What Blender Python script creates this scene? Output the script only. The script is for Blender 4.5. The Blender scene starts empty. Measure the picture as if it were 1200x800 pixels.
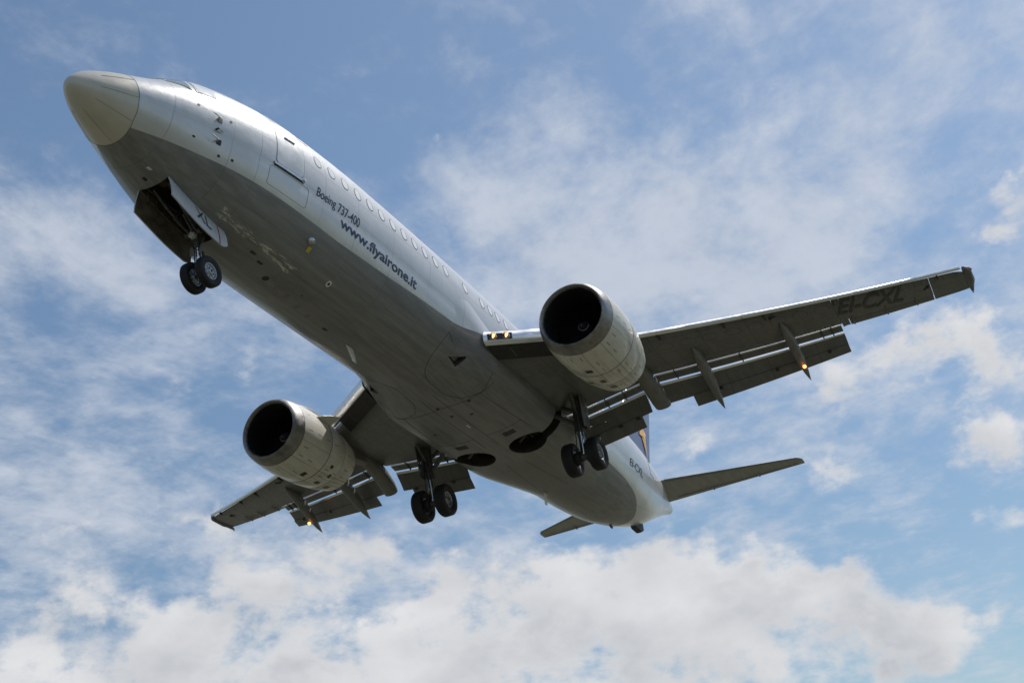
import bpy, bmesh, math, random
import numpy as np
from mathutils import Vector, Matrix, Euler
R = math.radians
random.seed(4)
rng = np.random.default_rng(11)
scene = bpy.context.scene
COL = scene.collection

# ------------------------------------------------------------------ camera, sky, sun, exposure
# aircraft frame: x aft from the nose, y to starboard, z up (metres)
PITCH = R(2.5)                                   # nose-up attitude on the approach
M3 = Matrix.Rotation(PITCH, 3, 'Y')
CAM_AIR = Vector((-11.9930134, -13.4823405, -16.7775098))
CAM_RV = np.array([0.875184176, -0.672393803, 0.932855841])
FOCAL_PX = 1362.82071                            # for a 1200 px wide frame
EYE = 1.7
ORIGIN = Vector((0, 0, EYE)) - M3 @ CAM_AIR      # world position of the aircraft frame: the photographer stands at (0, 0, 1.7)

def rodr(r):
    th = np.linalg.norm(r); k = r / th
    K = np.array([[0, -k[2], k[1]], [k[2], 0, -k[0]], [-k[1], k[0], 0]])
    return np.eye(3) + np.sin(th) * K + (1 - np.cos(th)) * K @ K
RC = rodr(CAM_RV)
right, down, fwd = [M3 @ Vector(RC[i]) for i in range(3)]
cam = bpy.data.cameras.new('camera'); camo = bpy.data.objects.new('camera', cam); COL.objects.link(camo)
rm = Matrix((right, -down, -fwd)).transposed()
camo.matrix_world = Matrix.Translation((0, 0, EYE)) @ rm.to_4x4()
cam.sensor_width = 36; cam.sensor_fit = 'HORIZONTAL'; cam.lens = FOCAL_PX / 1200 * 36
cam.clip_start = 0.1; cam.clip_end = 60000
scene.camera = camo
scene.view_settings.view_transform = 'Standard'; scene.view_settings.look = 'None'
scene.view_settings.exposure = 0.0; scene.view_settings.gamma = 1
scene.view_settings.use_curve_mapping = False

SUN_AIR = Vector((0.38, -0.275, 0.883)).normalized()            # towards the sun, aircraft frame
SUN = M3 @ SUN_AIR
sl = bpy.data.lights.new('sun', 'SUN'); sl.energy = 4.2; sl.angle = R(0.53); sl.color = (1, 0.95, 0.88)
so = bpy.data.objects.new('sun', sl); COL.objects.link(so)
so.rotation_euler = SUN.to_track_quat('Z', 'Y').to_euler(); so.location = (0, 0, 80)

# direction (azimuth from +x towards +y, elevation), angular radius in degrees, weight
VEIL = [(-0.7, 33.1, 3.12, 0.62), (1.9, 31.4, 2.65, 0.35), (-7.6, 33.7, 2.69, 0.55), (13.6, 31.3, 4.31, 0.60), (19.0, 31.2, 3.75, 0.52), (23.5, 31.4, 2.92, 0.42), (8.4, 29.0, 3.81, 0.50), (3.8, 28.6, 3.09, 0.40), (11.1, 28.0, 3.67, 0.40), (3.4, 36.3, 2.08, -0.40), (5.3, 33.2, 1.40, -0.35), (-1.7, 28.3, 2.01, -0.28), (16.1, 34.9, 2.04, -0.25), (8.8, 40.0, 2.30, -0.10), (16.0, 37.6, 1.81, 0.40), (48.2, 32.5, 1.78, 0.45), (44.8, 33.1, 1.85, 0.50), (42.3, 31.2, 2.09, 0.42), (45.7, 34.6, 1.02, 0.45), (47.4, 26.7, 1.80, 0.05), (41.2, 27.2, 2.70, 0.22), (46.4, 22.0, 2.87, 0.40), (39.9, 22.7, 3.09, 0.25), (36.7, 27.9, 2.40, 0.34), (46.6, 18.6, 2.46, 0.40), (35.5, 18.4, 2.36, 0.20), (42.8, 18.9, 2.95, 0.28), (37.5, 31.2, 1.98, 0.30), (19.3, 41.6, 4.32, 0.16), (8.3, 29.4, 4.40, 0.42), (29.9, 18.7, 3.24, 0.20), (10.4, 18.9, 4.76, 0.25), (23.1, 17.0, 4.89, 0.20), (20.5, 36.1, 2.05, 0.20), (35.5, 41.9, 6.43, -0.40), (26.3, 39.2, 4.80, -0.35), (13.2, 39.8, 3.14, -0.20), (3.4, 13.2, 3.23, -0.40), (46.9, 39.9, 4.20, -0.40), (46.8, 29.4, 1.45, -0.15), ]
CUMULUS = [(46.0, 13.2, 2.03, 0.55), (42.7, 13.3, 2.48, 0.70), (39.3, 13.4, 2.57, 0.80), (36.1, 13.9, 2.27, 0.80), (33.6, 14.3, 2.32, 0.80), (31.1, 14.4, 2.35, 0.85), (28.6, 14.2, 1.82, 0.85), (26.1, 14.1, 1.67, 0.85), (23.5, 14.0, 1.76, 0.90), (20.9, 14.3, 1.84, 0.90), (18.4, 13.9, 1.83, 0.90), (16.0, 13.4, 1.65, 0.75), (30.9, 12.2, 3.08, 0.80), (24.7, 12.2, 3.53, 0.90), (19.0, 11.3, 3.50, 0.90), (14.0, 11.3, 2.29, 0.80), (11.1, 11.3, 1.69, 0.70), (8.5, 10.6, 1.39, 0.70), (7.1, 9.9, 0.90, 0.50), (9.5, 12.6, 1.32, 0.40), (10.7, 14.4, 1.08, 0.50), (12.1, 14.7, 0.70, 0.40), (7.8, 13.0, 0.75, 0.45), (5.1, 10.1, 0.64, 0.40), (3.6, 10.1, 0.63, 0.50), (2.1, 10.0, 0.62, 0.50), (6.7, 8.6, 1.41, 0.55), (10.5, 9.0, 2.01, 0.50), (4.6, 8.7, 0.76, 0.45), (-2.3, 21.5, 1.96, 0.42), (0.2, 21.3, 1.83, 0.42), (2.8, 21.2, 1.70, 0.40), (5.4, 21.1, 1.55, 0.36), (7.8, 21.7, 1.38, 0.30), (10.0, 22.0, 1.20, 0.20), (-4.4, 26.3, 0.99, 0.85), (-2.8, 26.2, 0.65, 0.70), (-5.1, 28.0, 0.91, 0.50), (0.5, 17.1, 1.22, 0.50), (-0.7, 15.9, 1.40, 0.45), (8.0, 18.2, 0.93, 0.55), (9.3, 18.8, 0.71, 0.35), (6.9, 17.7, 0.54, 0.30), (1.6, 14.4, 0.64, 0.45), (-0.0, 13.8, 0.42, 0.45), (14.3, 20.6, 0.98, 0.30), (12.4, 20.3, 0.81, 0.30), (32.1, 17.3, 0.88, 0.50), (30.6, 17.5, 0.56, 0.45), (38.2, 17.5, 0.61, 0.45), (36.8, 16.5, 0.35, 0.20), (46.9, 16.9, 1.38, 0.24), (44.3, 17.0, 1.25, 0.20), (47.5, 19.8, 1.40, 0.24), (44.4, 19.5, 1.09, 0.20), (47.6, 14.9, 1.18, 0.20), (41.2, 16.8, 1.48, -0.25), (40.8, 19.4, 0.91, 0.35), (38.7, 19.7, 1.00, 0.35), (47.2, 21.5, 1.42, 0.20), (37.0, 26.9, 0.80, 0.35), (40.3, 26.7, 0.85, 0.25), (25.5, 37.4, 0.37, 0.50), (24.7, 37.4, 0.24, 0.30), (25.6, 17.7, 1.31, -0.45), (28.7, 17.8, 1.22, -0.35), (22.2, 17.2, 1.39, -0.40), (18.8, 16.5, 1.22, -0.30), (23.0, 37.2, 0.29, 0.45), (12.2, 40.4, 0.47, 0.30), (16.5, 37.7, 0.73, 0.20), ]

class NT:
    """tiny helper for building node trees"""
    def __init__(s, tree):
        s.t = tree; s.n = tree.nodes; s.l = tree.links
    def node(s, typ, **kw):
        n = s.n.new(typ)
        for k, v in kw.items(): setattr(n, k, v)
        return n
    def put(s, sock, v):
        if isinstance(v, bpy.types.NodeSocket): s.l.new(v, sock)
        elif v is not None: sock.default_value = v
    def m(s, op, a, b=None, c=None, clamp=False):
        n = s.node('ShaderNodeMath', operation=op, use_clamp=clamp)
        for i, v in enumerate((a, b, c)): s.put(n.inputs[i], v)
        return n.outputs[0]
    def vm(s, op, a, b=None, scale=None):
        n = s.node('ShaderNodeVectorMath', operation=op)
        s.put(n.inputs[0], a); s.put(n.inputs[1], b)
        if scale is not None: s.put(n.inputs['Scale'], scale)
        return n.outputs['Value'] if op in ('DOT_PRODUCT', 'LENGTH') else n.outputs[0]
    def sep(s, v):
        n = s.node('ShaderNodeSeparateXYZ'); s.put(n.inputs[0], v); return n.outputs
    def comb(s, x, y, z):
        n = s.node('ShaderNodeCombineXYZ')
        for i, v in enumerate((x, y, z)): s.put(n.inputs[i], v)
        return n.outputs[0]
    def noise(s, vec, scale, detail=4, rough=.55, dist=0, lac=2.0):
        n = s.node('ShaderNodeTexNoise'); n.noise_dimensions = '3D'
        s.put(n.inputs['Vector'], vec); n.inputs['Scale'].default_value = scale
        n.inputs['Detail'].default_value = detail; n.inputs['Roughness'].default_value = rough
        n.inputs['Distortion'].default_value = dist; n.inputs['Lacunarity'].default_value = lac
        return n.outputs['Fac']
    def ramp(s, v, lo, hi, smooth=True, a=0., b=1.):
        n = s.node('ShaderNodeMapRange'); n.interpolation_type = 'SMOOTHSTEP' if smooth else 'LINEAR'
        s.put(n.inputs[0], v)
        for i, x in enumerate((lo, hi, a, b)): s.put(n.inputs[i + 1], x)
        return n.outputs[0]
    def mix(s, f, a, b, blend='MIX'):
        n = s.node('ShaderNodeMix', data_type='RGBA', blend_type=blend)
        s.put(n.inputs[0], f)
        for i, v in ((6, a), (7, b)):
            if isinstance(v, tuple) and len(v) == 3: v = v + (1,)
            s.put(n.inputs[i], v)
        return n.outputs[2]

def vdir(az, el):
    return (math.cos(R(el)) * math.cos(R(az)), math.cos(R(el)) * math.sin(R(az)), math.sin(R(el)))

world = bpy.data.worlds.new('World'); scene.world = world; world.use_nodes = True
w = NT(world.node_tree); w.n.clear()
sky = w.node('ShaderNodeTexSky', sky_type='NISHITA'); sky.sun_disc = False
sky.sun_elevation = math.asin(SUN.z); sky.sun_rotation = math.atan2(SUN.x, SUN.y)
sky.altitude = 0; sky.air_density = 1.0; sky.dust_density = 0.6; sky.ozone_density = 1.0
D = w.vm('NORMALIZE', w.node('ShaderNodeTexCoord').outputs['Generated'])
dx, dy, dz = w.sep(D)
inv = w.m('DIVIDE', 1.0, w.m('ADD', w.m('MAXIMUM', dz, 0.0), 0.12))
plane = w.comb(w.m('MULTIPLY', dx, inv), w.m('MULTIPLY', dy, inv), 0.0)    # a flat cloud deck seen in perspective
def cover(blobs):
    tot = None
    for az, el, rad, wt in blobs:
        k = 1.0 / R(rad) ** 2
        e = w.m('EXPONENT', w.m('MULTIPLY_ADD', w.vm('DOT_PRODUCT', D, vdir(az, el)), k, -k))
        e = w.m('MULTIPLY', e, wt)
        tot = e if tot is None else w.m('ADD', tot, e)
    return tot
# high thin veil: soft, streaky
warp = w.vm('MULTIPLY', w.vm('SUBTRACT', w.node('ShaderNodeTexNoise').outputs['Color'], (.5, .5, .5)), (.16, .16, .16))
wn = warp.node.inputs[0].links[0].from_node.inputs[0].links[0].from_node
w.put(wn.inputs['Vector'], plane); wn.inputs['Scale'].default_value = 1.3; wn.inputs['Detail'].default_value = 4
pw = w.vm('ADD', plane, warp)
n1 = w.noise(w.vm('MULTIPLY', pw, (.5, 1.0, 1)), 3.4, 12, .62)
n2 = w.noise(w.vm('ADD', pw, (3.1, 1.7, .4)), 8.0, 10, .62)
n3 = w.noise(w.vm('ADD', pw, (1.1, 8.7, 2.4)), 30.0, 6, .6)
veil_n = w.m('ADD', w.m('ADD', w.m('MULTIPLY', n1, .50), w.m('MULTIPLY', n2, .38)), w.m('MULTIPLY', n3, .12))
veil_c = w.m('ADD', w.m('MULTIPLY', cover(VEIL), .50), w.m('MULTIPLY', w.m('SUBTRACT', veil_n, .5), 4.8))
veil_d = w.m('MULTIPLY', w.ramp(veil_c, -.30, .95), .84)
# low broken cumulus: firmer edges, grey bases
Dw = w.vm('ADD', D, w.vm('MULTIPLY', warp, (.12, .12, .12)))
Ds = w.vm('MULTIPLY', Dw, (1, 1, 1.5))
nc = w.noise(w.vm('ADD', Ds, (.7, 5.2, 2.3)), 9.0, 12, .56)
nb = w.noise(w.vm('ADD', Ds, (9.7, 1.2, 4.3)), 5.0, 5, .5)
nd = w.noise(w.vm('ADD', Ds, (4.7, 2.2, 1.3)), 34.0, 8, .6)
cum_n = w.m('ADD', w.m('MULTIPLY', w.m('SUBTRACT', nc, .5), 2.7), w.m('MULTIPLY', w.m('SUBTRACT', nd, .5), 1.2))
cum_k = w.m('MINIMUM', cover(CUMULUS), 1.1)
cum_c = w.m('ADD', w.m('MULTIPLY', cum_k, .72), w.m('MULTIPLY', cum_n, w.ramp(cum_k, 0, .45, False, .45, 1.0)))
cum_d = w.ramp(cum_c, .24, .80, b=.97)
# light and dark of the cloud bodies: sampled a little towards the sun
off = tuple(Vector((SUN.x, SUN.y, SUN.z * 1.5)) * .03)
nc2 = w.noise(w.vm('ADD', w.vm('ADD', Ds, (.7, 5.2, 2.3)), off), 9.0, 5, .5)
thick = w.ramp(cum_c, .45, 1.2)
relief = w.m('MULTIPLY', w.m('SUBTRACT', nc, nc2), .65)
lum = w.m('ADD', w.m('SUBTRACT', 1.0, w.m('MULTIPLY', thick, w.ramp(nb, .38, .62, a=.04, b=.27))), relief)
vl = w.m('ADD', .88, w.m('MULTIPLY', n2, .2))
veil_col = w.mix(1.0, (6.4 * .93, 6.4 * 1.0, 6.4 * 1.13), w.comb(vl, vl, vl), 'MULTIPLY')
cum_col = w.mix(1.0, (6.4 * 1.10, 6.4 * 1.11, 6.4 * 1.14), w.comb(lum, w.m('ADD', w.m('MULTIPLY', lum, .93), .07), w.m('ADD', w.m('MULTIPLY', lum, .82), .18)), 'MULTIPLY')
low = w.ramp(dz, .02, .55, False, .72, 1.0)
blue = w.mix(1.0, w.mix(1.0, sky.outputs[0], (1.07, 1.20, 1.17), 'MULTIPLY'), w.comb(w.m('ADD', low, .05), low, low), 'MULTIPLY')
c1 = w.mix(veil_d, blue, veil_col)
c2 = w.mix(cum_d, c1, cum_col)
up = w.ramp(dz, -.02, .03)
c3 = w.mix(up, sky.outputs[0], c2)
bg = w.node('ShaderNodeBackground'); w.put(bg.inputs[0], c3); bg.inputs[1].default_value = 0.1
wo = w.node('ShaderNodeOutputWorld'); w.l.new(bg.outputs[0], wo.inputs[0])

# ------------------------------------------------------------------ procedural materials
def col(c): return tuple(c) + (1,) if len(c) == 3 else tuple(c)
def finish(nt, color, rough, metal=0., coat=0., bump=None, bump_d=.002, emission=None, estr=0., spec=.5):
    b = nt.node('ShaderNodeBsdfPrincipled')
    nt.put(b.inputs['Base Color'], color); nt.put(b.inputs['Roughness'], rough)
    nt.put(b.inputs['Metallic'], metal); nt.put(b.inputs['Coat Weight'], coat); b.inputs['Coat Roughness'].default_value = .12
    nt.put(b.inputs['Specular IOR Level'], spec)
    if bump is not None:
        bn = nt.node('ShaderNodeBump'); bn.inputs['Strength'].default_value = 1; bn.inputs['Distance'].default_value = bump_d
        nt.put(bn.inputs['Height'], bump); nt.l.new(bn.outputs[0], b.inputs['Normal'])
    if emission is not None:
        nt.put(b.inputs['Emission Color'], col(emission)); b.inputs['Emission Strength'].default_value = estr
    o = nt.node('ShaderNodeOutputMaterial'); nt.l.new(b.outputs[0], o.inputs[0])
def newmat(name):
    m = bpy.data.materials.new(name); m.use_nodes = True; m.node_tree.nodes.clear()
    return m, NT(m.node_tree)
def objco(nt): return nt.node('ShaderNodeTexCoord').outputs['Object']
def lines(nt, coord, pos, eps):
    t = None
    for p in pos:
        k = nt.m('COMPARE', coord, p, eps); t = k if t is None else nt.m('MAXIMUM', t, k)
    return t
def scaled(nt, v, s):
    return nt.vm('MULTIPLY', v, s)

def plain(name, base, rough=.5, metal=0., var=.12, scale=6., coat=0., bump=0., streak=(1, 1, 1), spec=.5):
    m, nt = newmat(name)
    o = objco(nt)
    n = nt.noise(scaled(nt, o, streak), scale, 6, .6)
    f = nt.ramp(n, .3, .7)
    c = nt.mix(f, tuple(x * (1 - var) for x in base), tuple(min(1, x * (1 + var)) for x in base))
    r = nt.ramp(n, .3, .7, a=max(.02, rough - .08), b=rough + .08)
    finish(nt, c, r, metal, coat, nt.noise(o, scale * 3, 4) if bump else None, bump or .001, spec=spec)
    return m

def lamp(name, c, s):
    m, nt = newmat(name); finish(nt, col(c), .3, emission=c, estr=s); return m

# --- fuselage skin: silver white above, grey belly, lap joints, waviness, chipped paint and grime
def fuselage_mat():
    m, nt = newmat('fuselage_paint')
    o = objco(nt)
    uv = nt.node('ShaderNodeUVMap', uv_map='skin').outputs[0]
    u, v, _ = nt.sep(uv)                           # u = station in metres, v = degrees round from the crown
    va = nt.m('ABSOLUTE', v)
    belly = nt.node('ShaderNodeAttribute', attribute_name='belly').outputs['Fac']
    isb = nt.ramp(belly, -.006, .006, False)
    big = nt.noise(o, .9, 5, .6)
    fine = nt.noise(o, 14, 5, .65)
    streak = nt.noise(scaled(nt, o, (.35, 3.5, 3.5)), 2.2, 6, .6)
    top = nt.mix(nt.ramp(big, .3, .7), (.55, .555, .558), (.62, .624, .628))
    top = nt.mix(nt.m('MULTIPLY', nt.ramp(streak, .5, .75), .16), top, (.34, .33, .31))
    bel = nt.mix(nt.ramp(streak, .3, .72), (.165, .168, .165), (.240, .243, .240))
    bel = nt.mix(nt.m('MULTIPLY', nt.ramp(fine, .5, .75), .25), bel, (.14, .135, .125))
    # worn paint where stones thrown by the nose wheels strike
    chipn = nt.noise(scaled(nt, o, (.7, 4.5, 2)), 3.0, 8, .7, .4)
    yy = nt.sep(o)[1]
    zone = nt.m('MULTIPLY', nt.m('MULTIPLY', nt.ramp(u, 3.5, 3.9), nt.ramp(u, 7.2, 6.2)),
                nt.ramp(nt.m('ABSOLUTE', nt.m('SUBTRACT', yy, -.66)), .26, .05))
    chip = nt.ramp(nt.m('ADD', chipn, nt.m('MULTIPLY', zone, .345)), .855, .885)
    bel = nt.mix(nt.m('MULTIPLY', chip, .9), bel, (.62, .60, .54))
    # old oil marks behind the wheel wells and drains
    oil = nt.m('MULTIPLY', nt.m('MULTIPLY', nt.ramp(u, 18.6, 19.6), nt.ramp(u, 25, 21)), nt.ramp(nt.m('ABSOLUTE', yy), 1.5, .4))
    bel = nt.mix(nt.m('MULTIPLY', oil, nt.ramp(streak, .35, .7, a=.1, b=.6)), bel, (.09, .088, .082))
    c = nt.mix(isb, top, bel)
    # exhaust soot on the tail
    soot = nt.m('MULTIPLY', nt.m('MULTIPLY', nt.ramp(u, 30.0, 33.5), nt.ramp(nt.noise(scaled(nt, o, (1.2, 3, 3)), 2.4, 6, .65), .48, .70)), .55)
    c = nt.mix(soot, c, (.20, .19, .18))
    ring = lines(nt, u, [1.95, 3.32, 4.05, 6.16, 7.45, 9.0, 10.75, 12.55, 22.6, 24.8, 27.0, 29.2, 31.0, 32.7], .011)
    lap = nt.m('MULTIPLY', lines(nt, va, [38, 62, 88, 141, 160], .33), nt.ramp(u, 1.6, 1.9))
    lap2 = lines(nt, v, [-104, 104], .2)
    j = nt.m('MULTIPLY', nt.m('MAXIMUM', nt.m('MAXIMUM', ring, lap), nt.m('MULTIPLY', lap2, .7)), nt.ramp(big, .3, .6, a=.35, b=.9))
    c = nt.mix(nt.m('MULTIPLY', j, .38), c, (.07, .07, .07))
    rough = nt.m('ADD', nt.mix(isb, (.31, .31, .31), (.46, .46, .46)), nt.m('MULTIPLY', nt.m('SUBTRACT', fine, .5), .16))
    # shallow skin waviness between frames and stringers
    fr = nt.m('POWER', nt.m('ABSOLUTE', nt.m('SINE', nt.m('MULTIPLY', u, math.pi / .508))), 6.0)
    wav = nt.m('ADD', nt.m('MULTIPLY', nt.noise(o, 2.2, 3, .5), .9), nt.m('MULTIPLY', fr, .05))
    finish(nt, c, rough, nt.mix(isb, (.26, .26, .26), (0, 0, 0)), .25, wav, .010)
    return m

# --- wing and flap skin: plain grey with rows of oval access panels, joints along and across the span
def wing_mat(name, base, ovals=True, rough=.42):
    m, nt = newmat(name)
    o = objco(nt); x, y, z = nt.sep(o); a = nt.m('ABSOLUTE', y)
    n = nt.noise(scaled(nt, o, (.8, 2.6, 2)), 1.7, 7, .62)
    f = nt.noise(o, 16, 4, .6)
    c = nt.mix(nt.ramp(n, .32, .7), tuple(b * .86 for b in base), tuple(b * 1.12 for b in base))
    c = nt.mix(nt.m('MULTIPLY', nt.ramp(f, .52, .75), .22), c, tuple(b * .6 for b in base))
    j = lines(nt, a, [2.9, 4.2, 5.6, 6.9, 8.15, 9.6, 10.7, 11.9, 13.3], .008)
    sw = nt.m('SUBTRACT', x, nt.m('MULTIPLY', a, .535))           # chordwise coordinate along the sweep
    j = nt.m('MAXIMUM', j, lines(nt, sw, [13.9, 14.72, 15.4], .008))
    # faint scuffs
    sc = nt.ramp(nt.noise(scaled(nt, o, (1.2, 4, 1)), 2.7, 8, .72, .5), .70, .73)
    c = nt.mix(nt.m('MULTIPLY', sc, .35), c, tuple(min(1, b * 1.9) for b in base))
    if ovals:
        pu = nt.m('SUBTRACT', nt.m('FRACT', nt.m('DIVIDE', a, .62)), .5)
        pv = nt.m('DIVIDE', nt.m('SUBTRACT', sw, 14.3), .62)
        rr = nt.m('SQRT', nt.m('ADD', nt.m('MULTIPLY', pu, pu), nt.m('MULTIPLY', pv, pv)))
        j = nt.m('MAXIMUM', j, nt.m('MULTIPLY', nt.m('COMPARE', rr, .34, .020), .95))
    c = nt.mix(nt.m('MULTIPLY', j, .6), c, tuple(b * .22 for b in base))
    finish(nt, c, nt.ramp(f, .3, .7, a=rough - .07, b=rough + .09), 0, .1, nt.noise(o, 2.6, 3), .005)
    return m

def cowl_mat():
    m, nt = newmat('cowl_paint')
    uv = nt.node('ShaderNodeUVMap', uv_map='skin').outputs[0]
    u, v, _ = nt.sep(uv)                           # u = metres behind the lip, v = degrees round from the top
    o = objco(nt)
    n = nt.noise(scaled(nt, o, (.7, 3, 3)), 2.4, 7, .62); f = nt.noise(o, 15, 5, .65)
    c = nt.mix(nt.ramp(n, .3, .7), (.58, .55, .475), (.68, .655, .59))
    # brown streaks that run aft from latches and drains underneath
    under = nt.ramp(nt.m('ABSOLUTE', v), 110, 165)
    st = nt.noise(nt.comb(nt.m('MULTIPLY', u, .5), nt.m('MULTIPLY', v, .12), 3.3), 2.0, 6, .6)
    c = nt.mix(nt.m('MULTIPLY', nt.m('MULTIPLY', under, nt.ramp(u, .5, 2.2)), nt.ramp(st, .46, .72, a=.05, b=.6)), c, (.17, .15, .115))
    c = nt.mix(nt.m('MULTIPLY', nt.ramp(f, .5, .78), .25), c, (.28, .26, .22))
    j = nt.m('MAXIMUM', lines(nt, u, [.37, 1.62, 2.36], .011), nt.m('MULTIPLY', lines(nt, v, [-178.5, 178.5, 150, -150], .35), nt.ramp(u, .37, .38)))
    j = nt.m('MAXIMUM', j, nt.m('MULTIPLY', lines(nt, v, [118, -118, 62, -62], .3), nt.m('MULTIPLY', nt.ramp(u, .38, .39), nt.ramp(u, 1.63, 1.62))))
    # small stencil and latch marks scattered over the lower cowls
    cu = nt.m('SUBTRACT', nt.m('FRACT', nt.m('DIVIDE', u, .41)), .5); cv = nt.m('SUBTRACT', nt.m('FRACT', nt.m('DIVIDE', v, 15.0)), .5)
    keep = nt.node('ShaderNodeTexWhiteNoise'); keep.noise_dimensions = '2D'
    nt.put(keep.inputs['Vector'], nt.comb(nt.m('FLOOR', nt.m('DIVIDE', u, .41)), nt.m('FLOOR', nt.m('DIVIDE', v, 15.0)), 0.0))
    kv = keep.outputs['Value']
    lat = nt.m('MULTIPLY', nt.m('MULTIPLY', nt.m('LESS_THAN', nt.m('ABSOLUTE', cu), nt.ramp(kv, .0, 1, False, .06, .26)), nt.m('LESS_THAN', nt.m('ABSOLUTE', cv), .06)), nt.m('GREATER_THAN', kv, .62))
    lat = nt.m('MULTIPLY', lat, nt.m('MULTIPLY', nt.ramp(u, .5, .55), nt.ramp(nt.m('ABSOLUTE', v), 60, 62)))
    j = nt.m('MAXIMUM', j, nt.m('MULTIPLY', lat, .8))
    c = nt.mix(nt.m('MULTIPLY', j, .8), c, (.045, .04, .035))
    finish(nt, c, nt.ramp(f, .3, .7, a=.30, b=.48), 0, .2, nt.noise(o, 3, 3), .004)
    return m

MAT = dict(
    skin=fuselage_mat(), wing=wing_mat('wing_paint', (.132, .131, .126)), flap=wing_mat('flap_paint', (.138, .136, .128), False),
    seam=plain('seam_grey', (.27, .27, .27), .45), strip=plain('strip_grey', (.30, .29, .26), .4),
    fairing=plain('fairing_paint', (.175, .172, .160), .45, var=.16, scale=3, streak=(.6, 2, 2)),
    radome=plain('radome_paint', (.56, .53, .46), .34, var=.06, scale=1.6, coat=.2, streak=(.8, 2, 2), bump=.0006),
    cowl=cowl_mat(), lip=plain('lip_metal', (.27, .26, .25), .46, .9, var=.22, scale=5),
    slat=plain('polished_slat', (.84, .84, .84), .36, .9, var=.05, scale=4, streak=(1, .4, 1), coat=.2),
    bare=plain('bare_metal', (.55, .55, .56), .3, 1., var=.12, scale=8),
    white=plain('white_paint', (.72, .72, .71), .35, var=.06, scale=5, coat=.2),
    stab=wing_mat('stabilizer_paint', (.30, .30, .285), False), cdoor=plain('cabin_door_paint', (.585, .59, .593), .31, .26, var=.05, scale=2, coat=.25),
    fin=plain('fin_blue', (.075, .085, .165), .35, var=.1, scale=2, coat=.3),
    gold=plain('gold_paint', (.78, .42, .12), .4, var=.08, scale=3), navy=plain('navy_lettering', (.008, .022, .085), .4, var=.05),
    black=plain('black_lettering', (.022, .023, .025), .5, var=.08), faded=plain('worn_lettering', (.050, .050, .050), .5, var=.3, scale=9),
    tyre=plain('tyre_rubber', (.011, .011, .012), .72, var=.25, scale=9, bump=.002), hub=plain('wheel_hub', (.34, .35, .37), .38, .6, var=.2, scale=14),
    gear=plain('gear_paint', (.075, .075, .072), .42, var=.35, scale=9), dark=plain('cavity_dark', (.030, .028, .026), .7, var=.4, scale=5),
    bay=plain('bay_primer_and_shade', (.085, .070, .050), .65, var=.45, scale=5), hyd=plain('hose_black', (.02, .02, .02), .5),
    chrome=plain('oleo_chrome', (.75, .75, .76), .12, 1., var=.03), pane=plain('window_pane', (.80, .81, .82), .12, var=.05, scale=3, coat=.4),
    rim=plain('window_surround', (.07, .07, .075), .4), glass=plain('cockpit_glass', (.22, .27, .26), .08, var=.1, coat=.6, spec=.8),
    soot=plain('burnt_metal', (.11, .095, .08), .45, .9, var=.3, scale=7), fan=plain('fan_blade', (.018, .018, .019), .45, .5, var=.15),
    liner=plain('inlet_liner', (.016, .016, .017), .5, var=.15, scale=10), red=plain('red_paint', (.45, .02, .03), .4), green=plain('green_paint', (.02, .22, .09), .4),
    door=plain('gear_door_paint', (.47, .49, .52), .38, var=.08, scale=3, coat=.15), yellow=plain('yellow_paint', (.55, .42, .05), .5),
    lampw=lamp('landing_lamp', (1, .50, .20), 2.4), lampo=lamp('fairing_lamp', (1, .34, .09), 4), glass_clear=plain('lens', (.5, .5, .5), .1, var=.03),
    seal=plain('rubber_seal', (.03, .03, .032), .6), navr=plain('red_lens', (.35, .03, .02), .15), navg=plain('green_lens', (.02, .25, .10), .15),
)
FUS = np.array([
 [0.10, -0.57, -0.57, 0.00, -0.57],
 [0.15, -0.42, -0.70, 0.14, -0.57],
 [0.27, -0.26, -0.80, 0.26, -0.56],
 [0.50, -0.07, -0.92, 0.42, -0.53],
 [1.00,  0.21, -1.10, 0.67, -0.43],
 [1.60,  0.50, -1.28, 0.91, -0.29],
 [2.20,  0.90, -1.47, 1.12, -0.20],
 [2.80,  1.26, -1.66, 1.30, -0.13],
 [3.60,  1.49, -1.86, 1.51, -0.07],
 [4.60,  1.70, -1.97, 1.68,  0.01],
 [6.00,  1.86, -2.01, 1.79,  0.08],
 [8.00,  1.97, -2.01, 1.86,  0.12],
 [14.0,  2.01, -2.02, 1.92,  0.13],
 [21.0,  1.98, -2.09, 1.91,  0.09],
 [24.0,  1.95, -2.07, 1.86,  0.07],
 [26.0,  1.90, -1.97, 1.76,  0.09],
 [28.0,  1.84, -1.65, 1.57,  0.20],
 [30.0,  1.75, -1.13, 1.26,  0.42],
 [32.0,  1.63, -0.32, 0.87,  0.75],
 [33.5,  1.46,  0.29, 0.53,  0.93],
 [34.4,  1.31,  0.62, 0.33,  1.00],
 [34.9,  1.22,  0.78, 0.22,  1.00],
])
def pchip_slopes(x,y):
    h=np.diff(x);d=np.diff(y)/h;m=np.zeros_like(y)
    for i in range(1,len(x)-1):
        if d[i-1]*d[i]>0:
            w1=2*h[i]+h[i-1];w2=h[i]+2*h[i-1];m[i]=(w1+w2)/(w1/d[i-1]+w2/d[i])
    m[0]=d[0];m[-1]=d[-1];return m
def interp(x,y,m,xq):
    xq=np.clip(xq,x[0],x[-1])
    i=np.clip(np.searchsorted(x,xq)-1,0,len(x)-2);h=x[i+1]-x[i];t=(xq-x[i])/h;t2=t*t;t3=t2*t
    return (2*t3-3*t2+1)*y[i]+(t3-2*t2+t)*h*m[i]+(-2*t3+3*t2)*y[i+1]+(t3-t2)*h*m[i+1]
FUS_XS=np.sqrt(FUS[:,0]-FUS[0,0]+1e-6)
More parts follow.
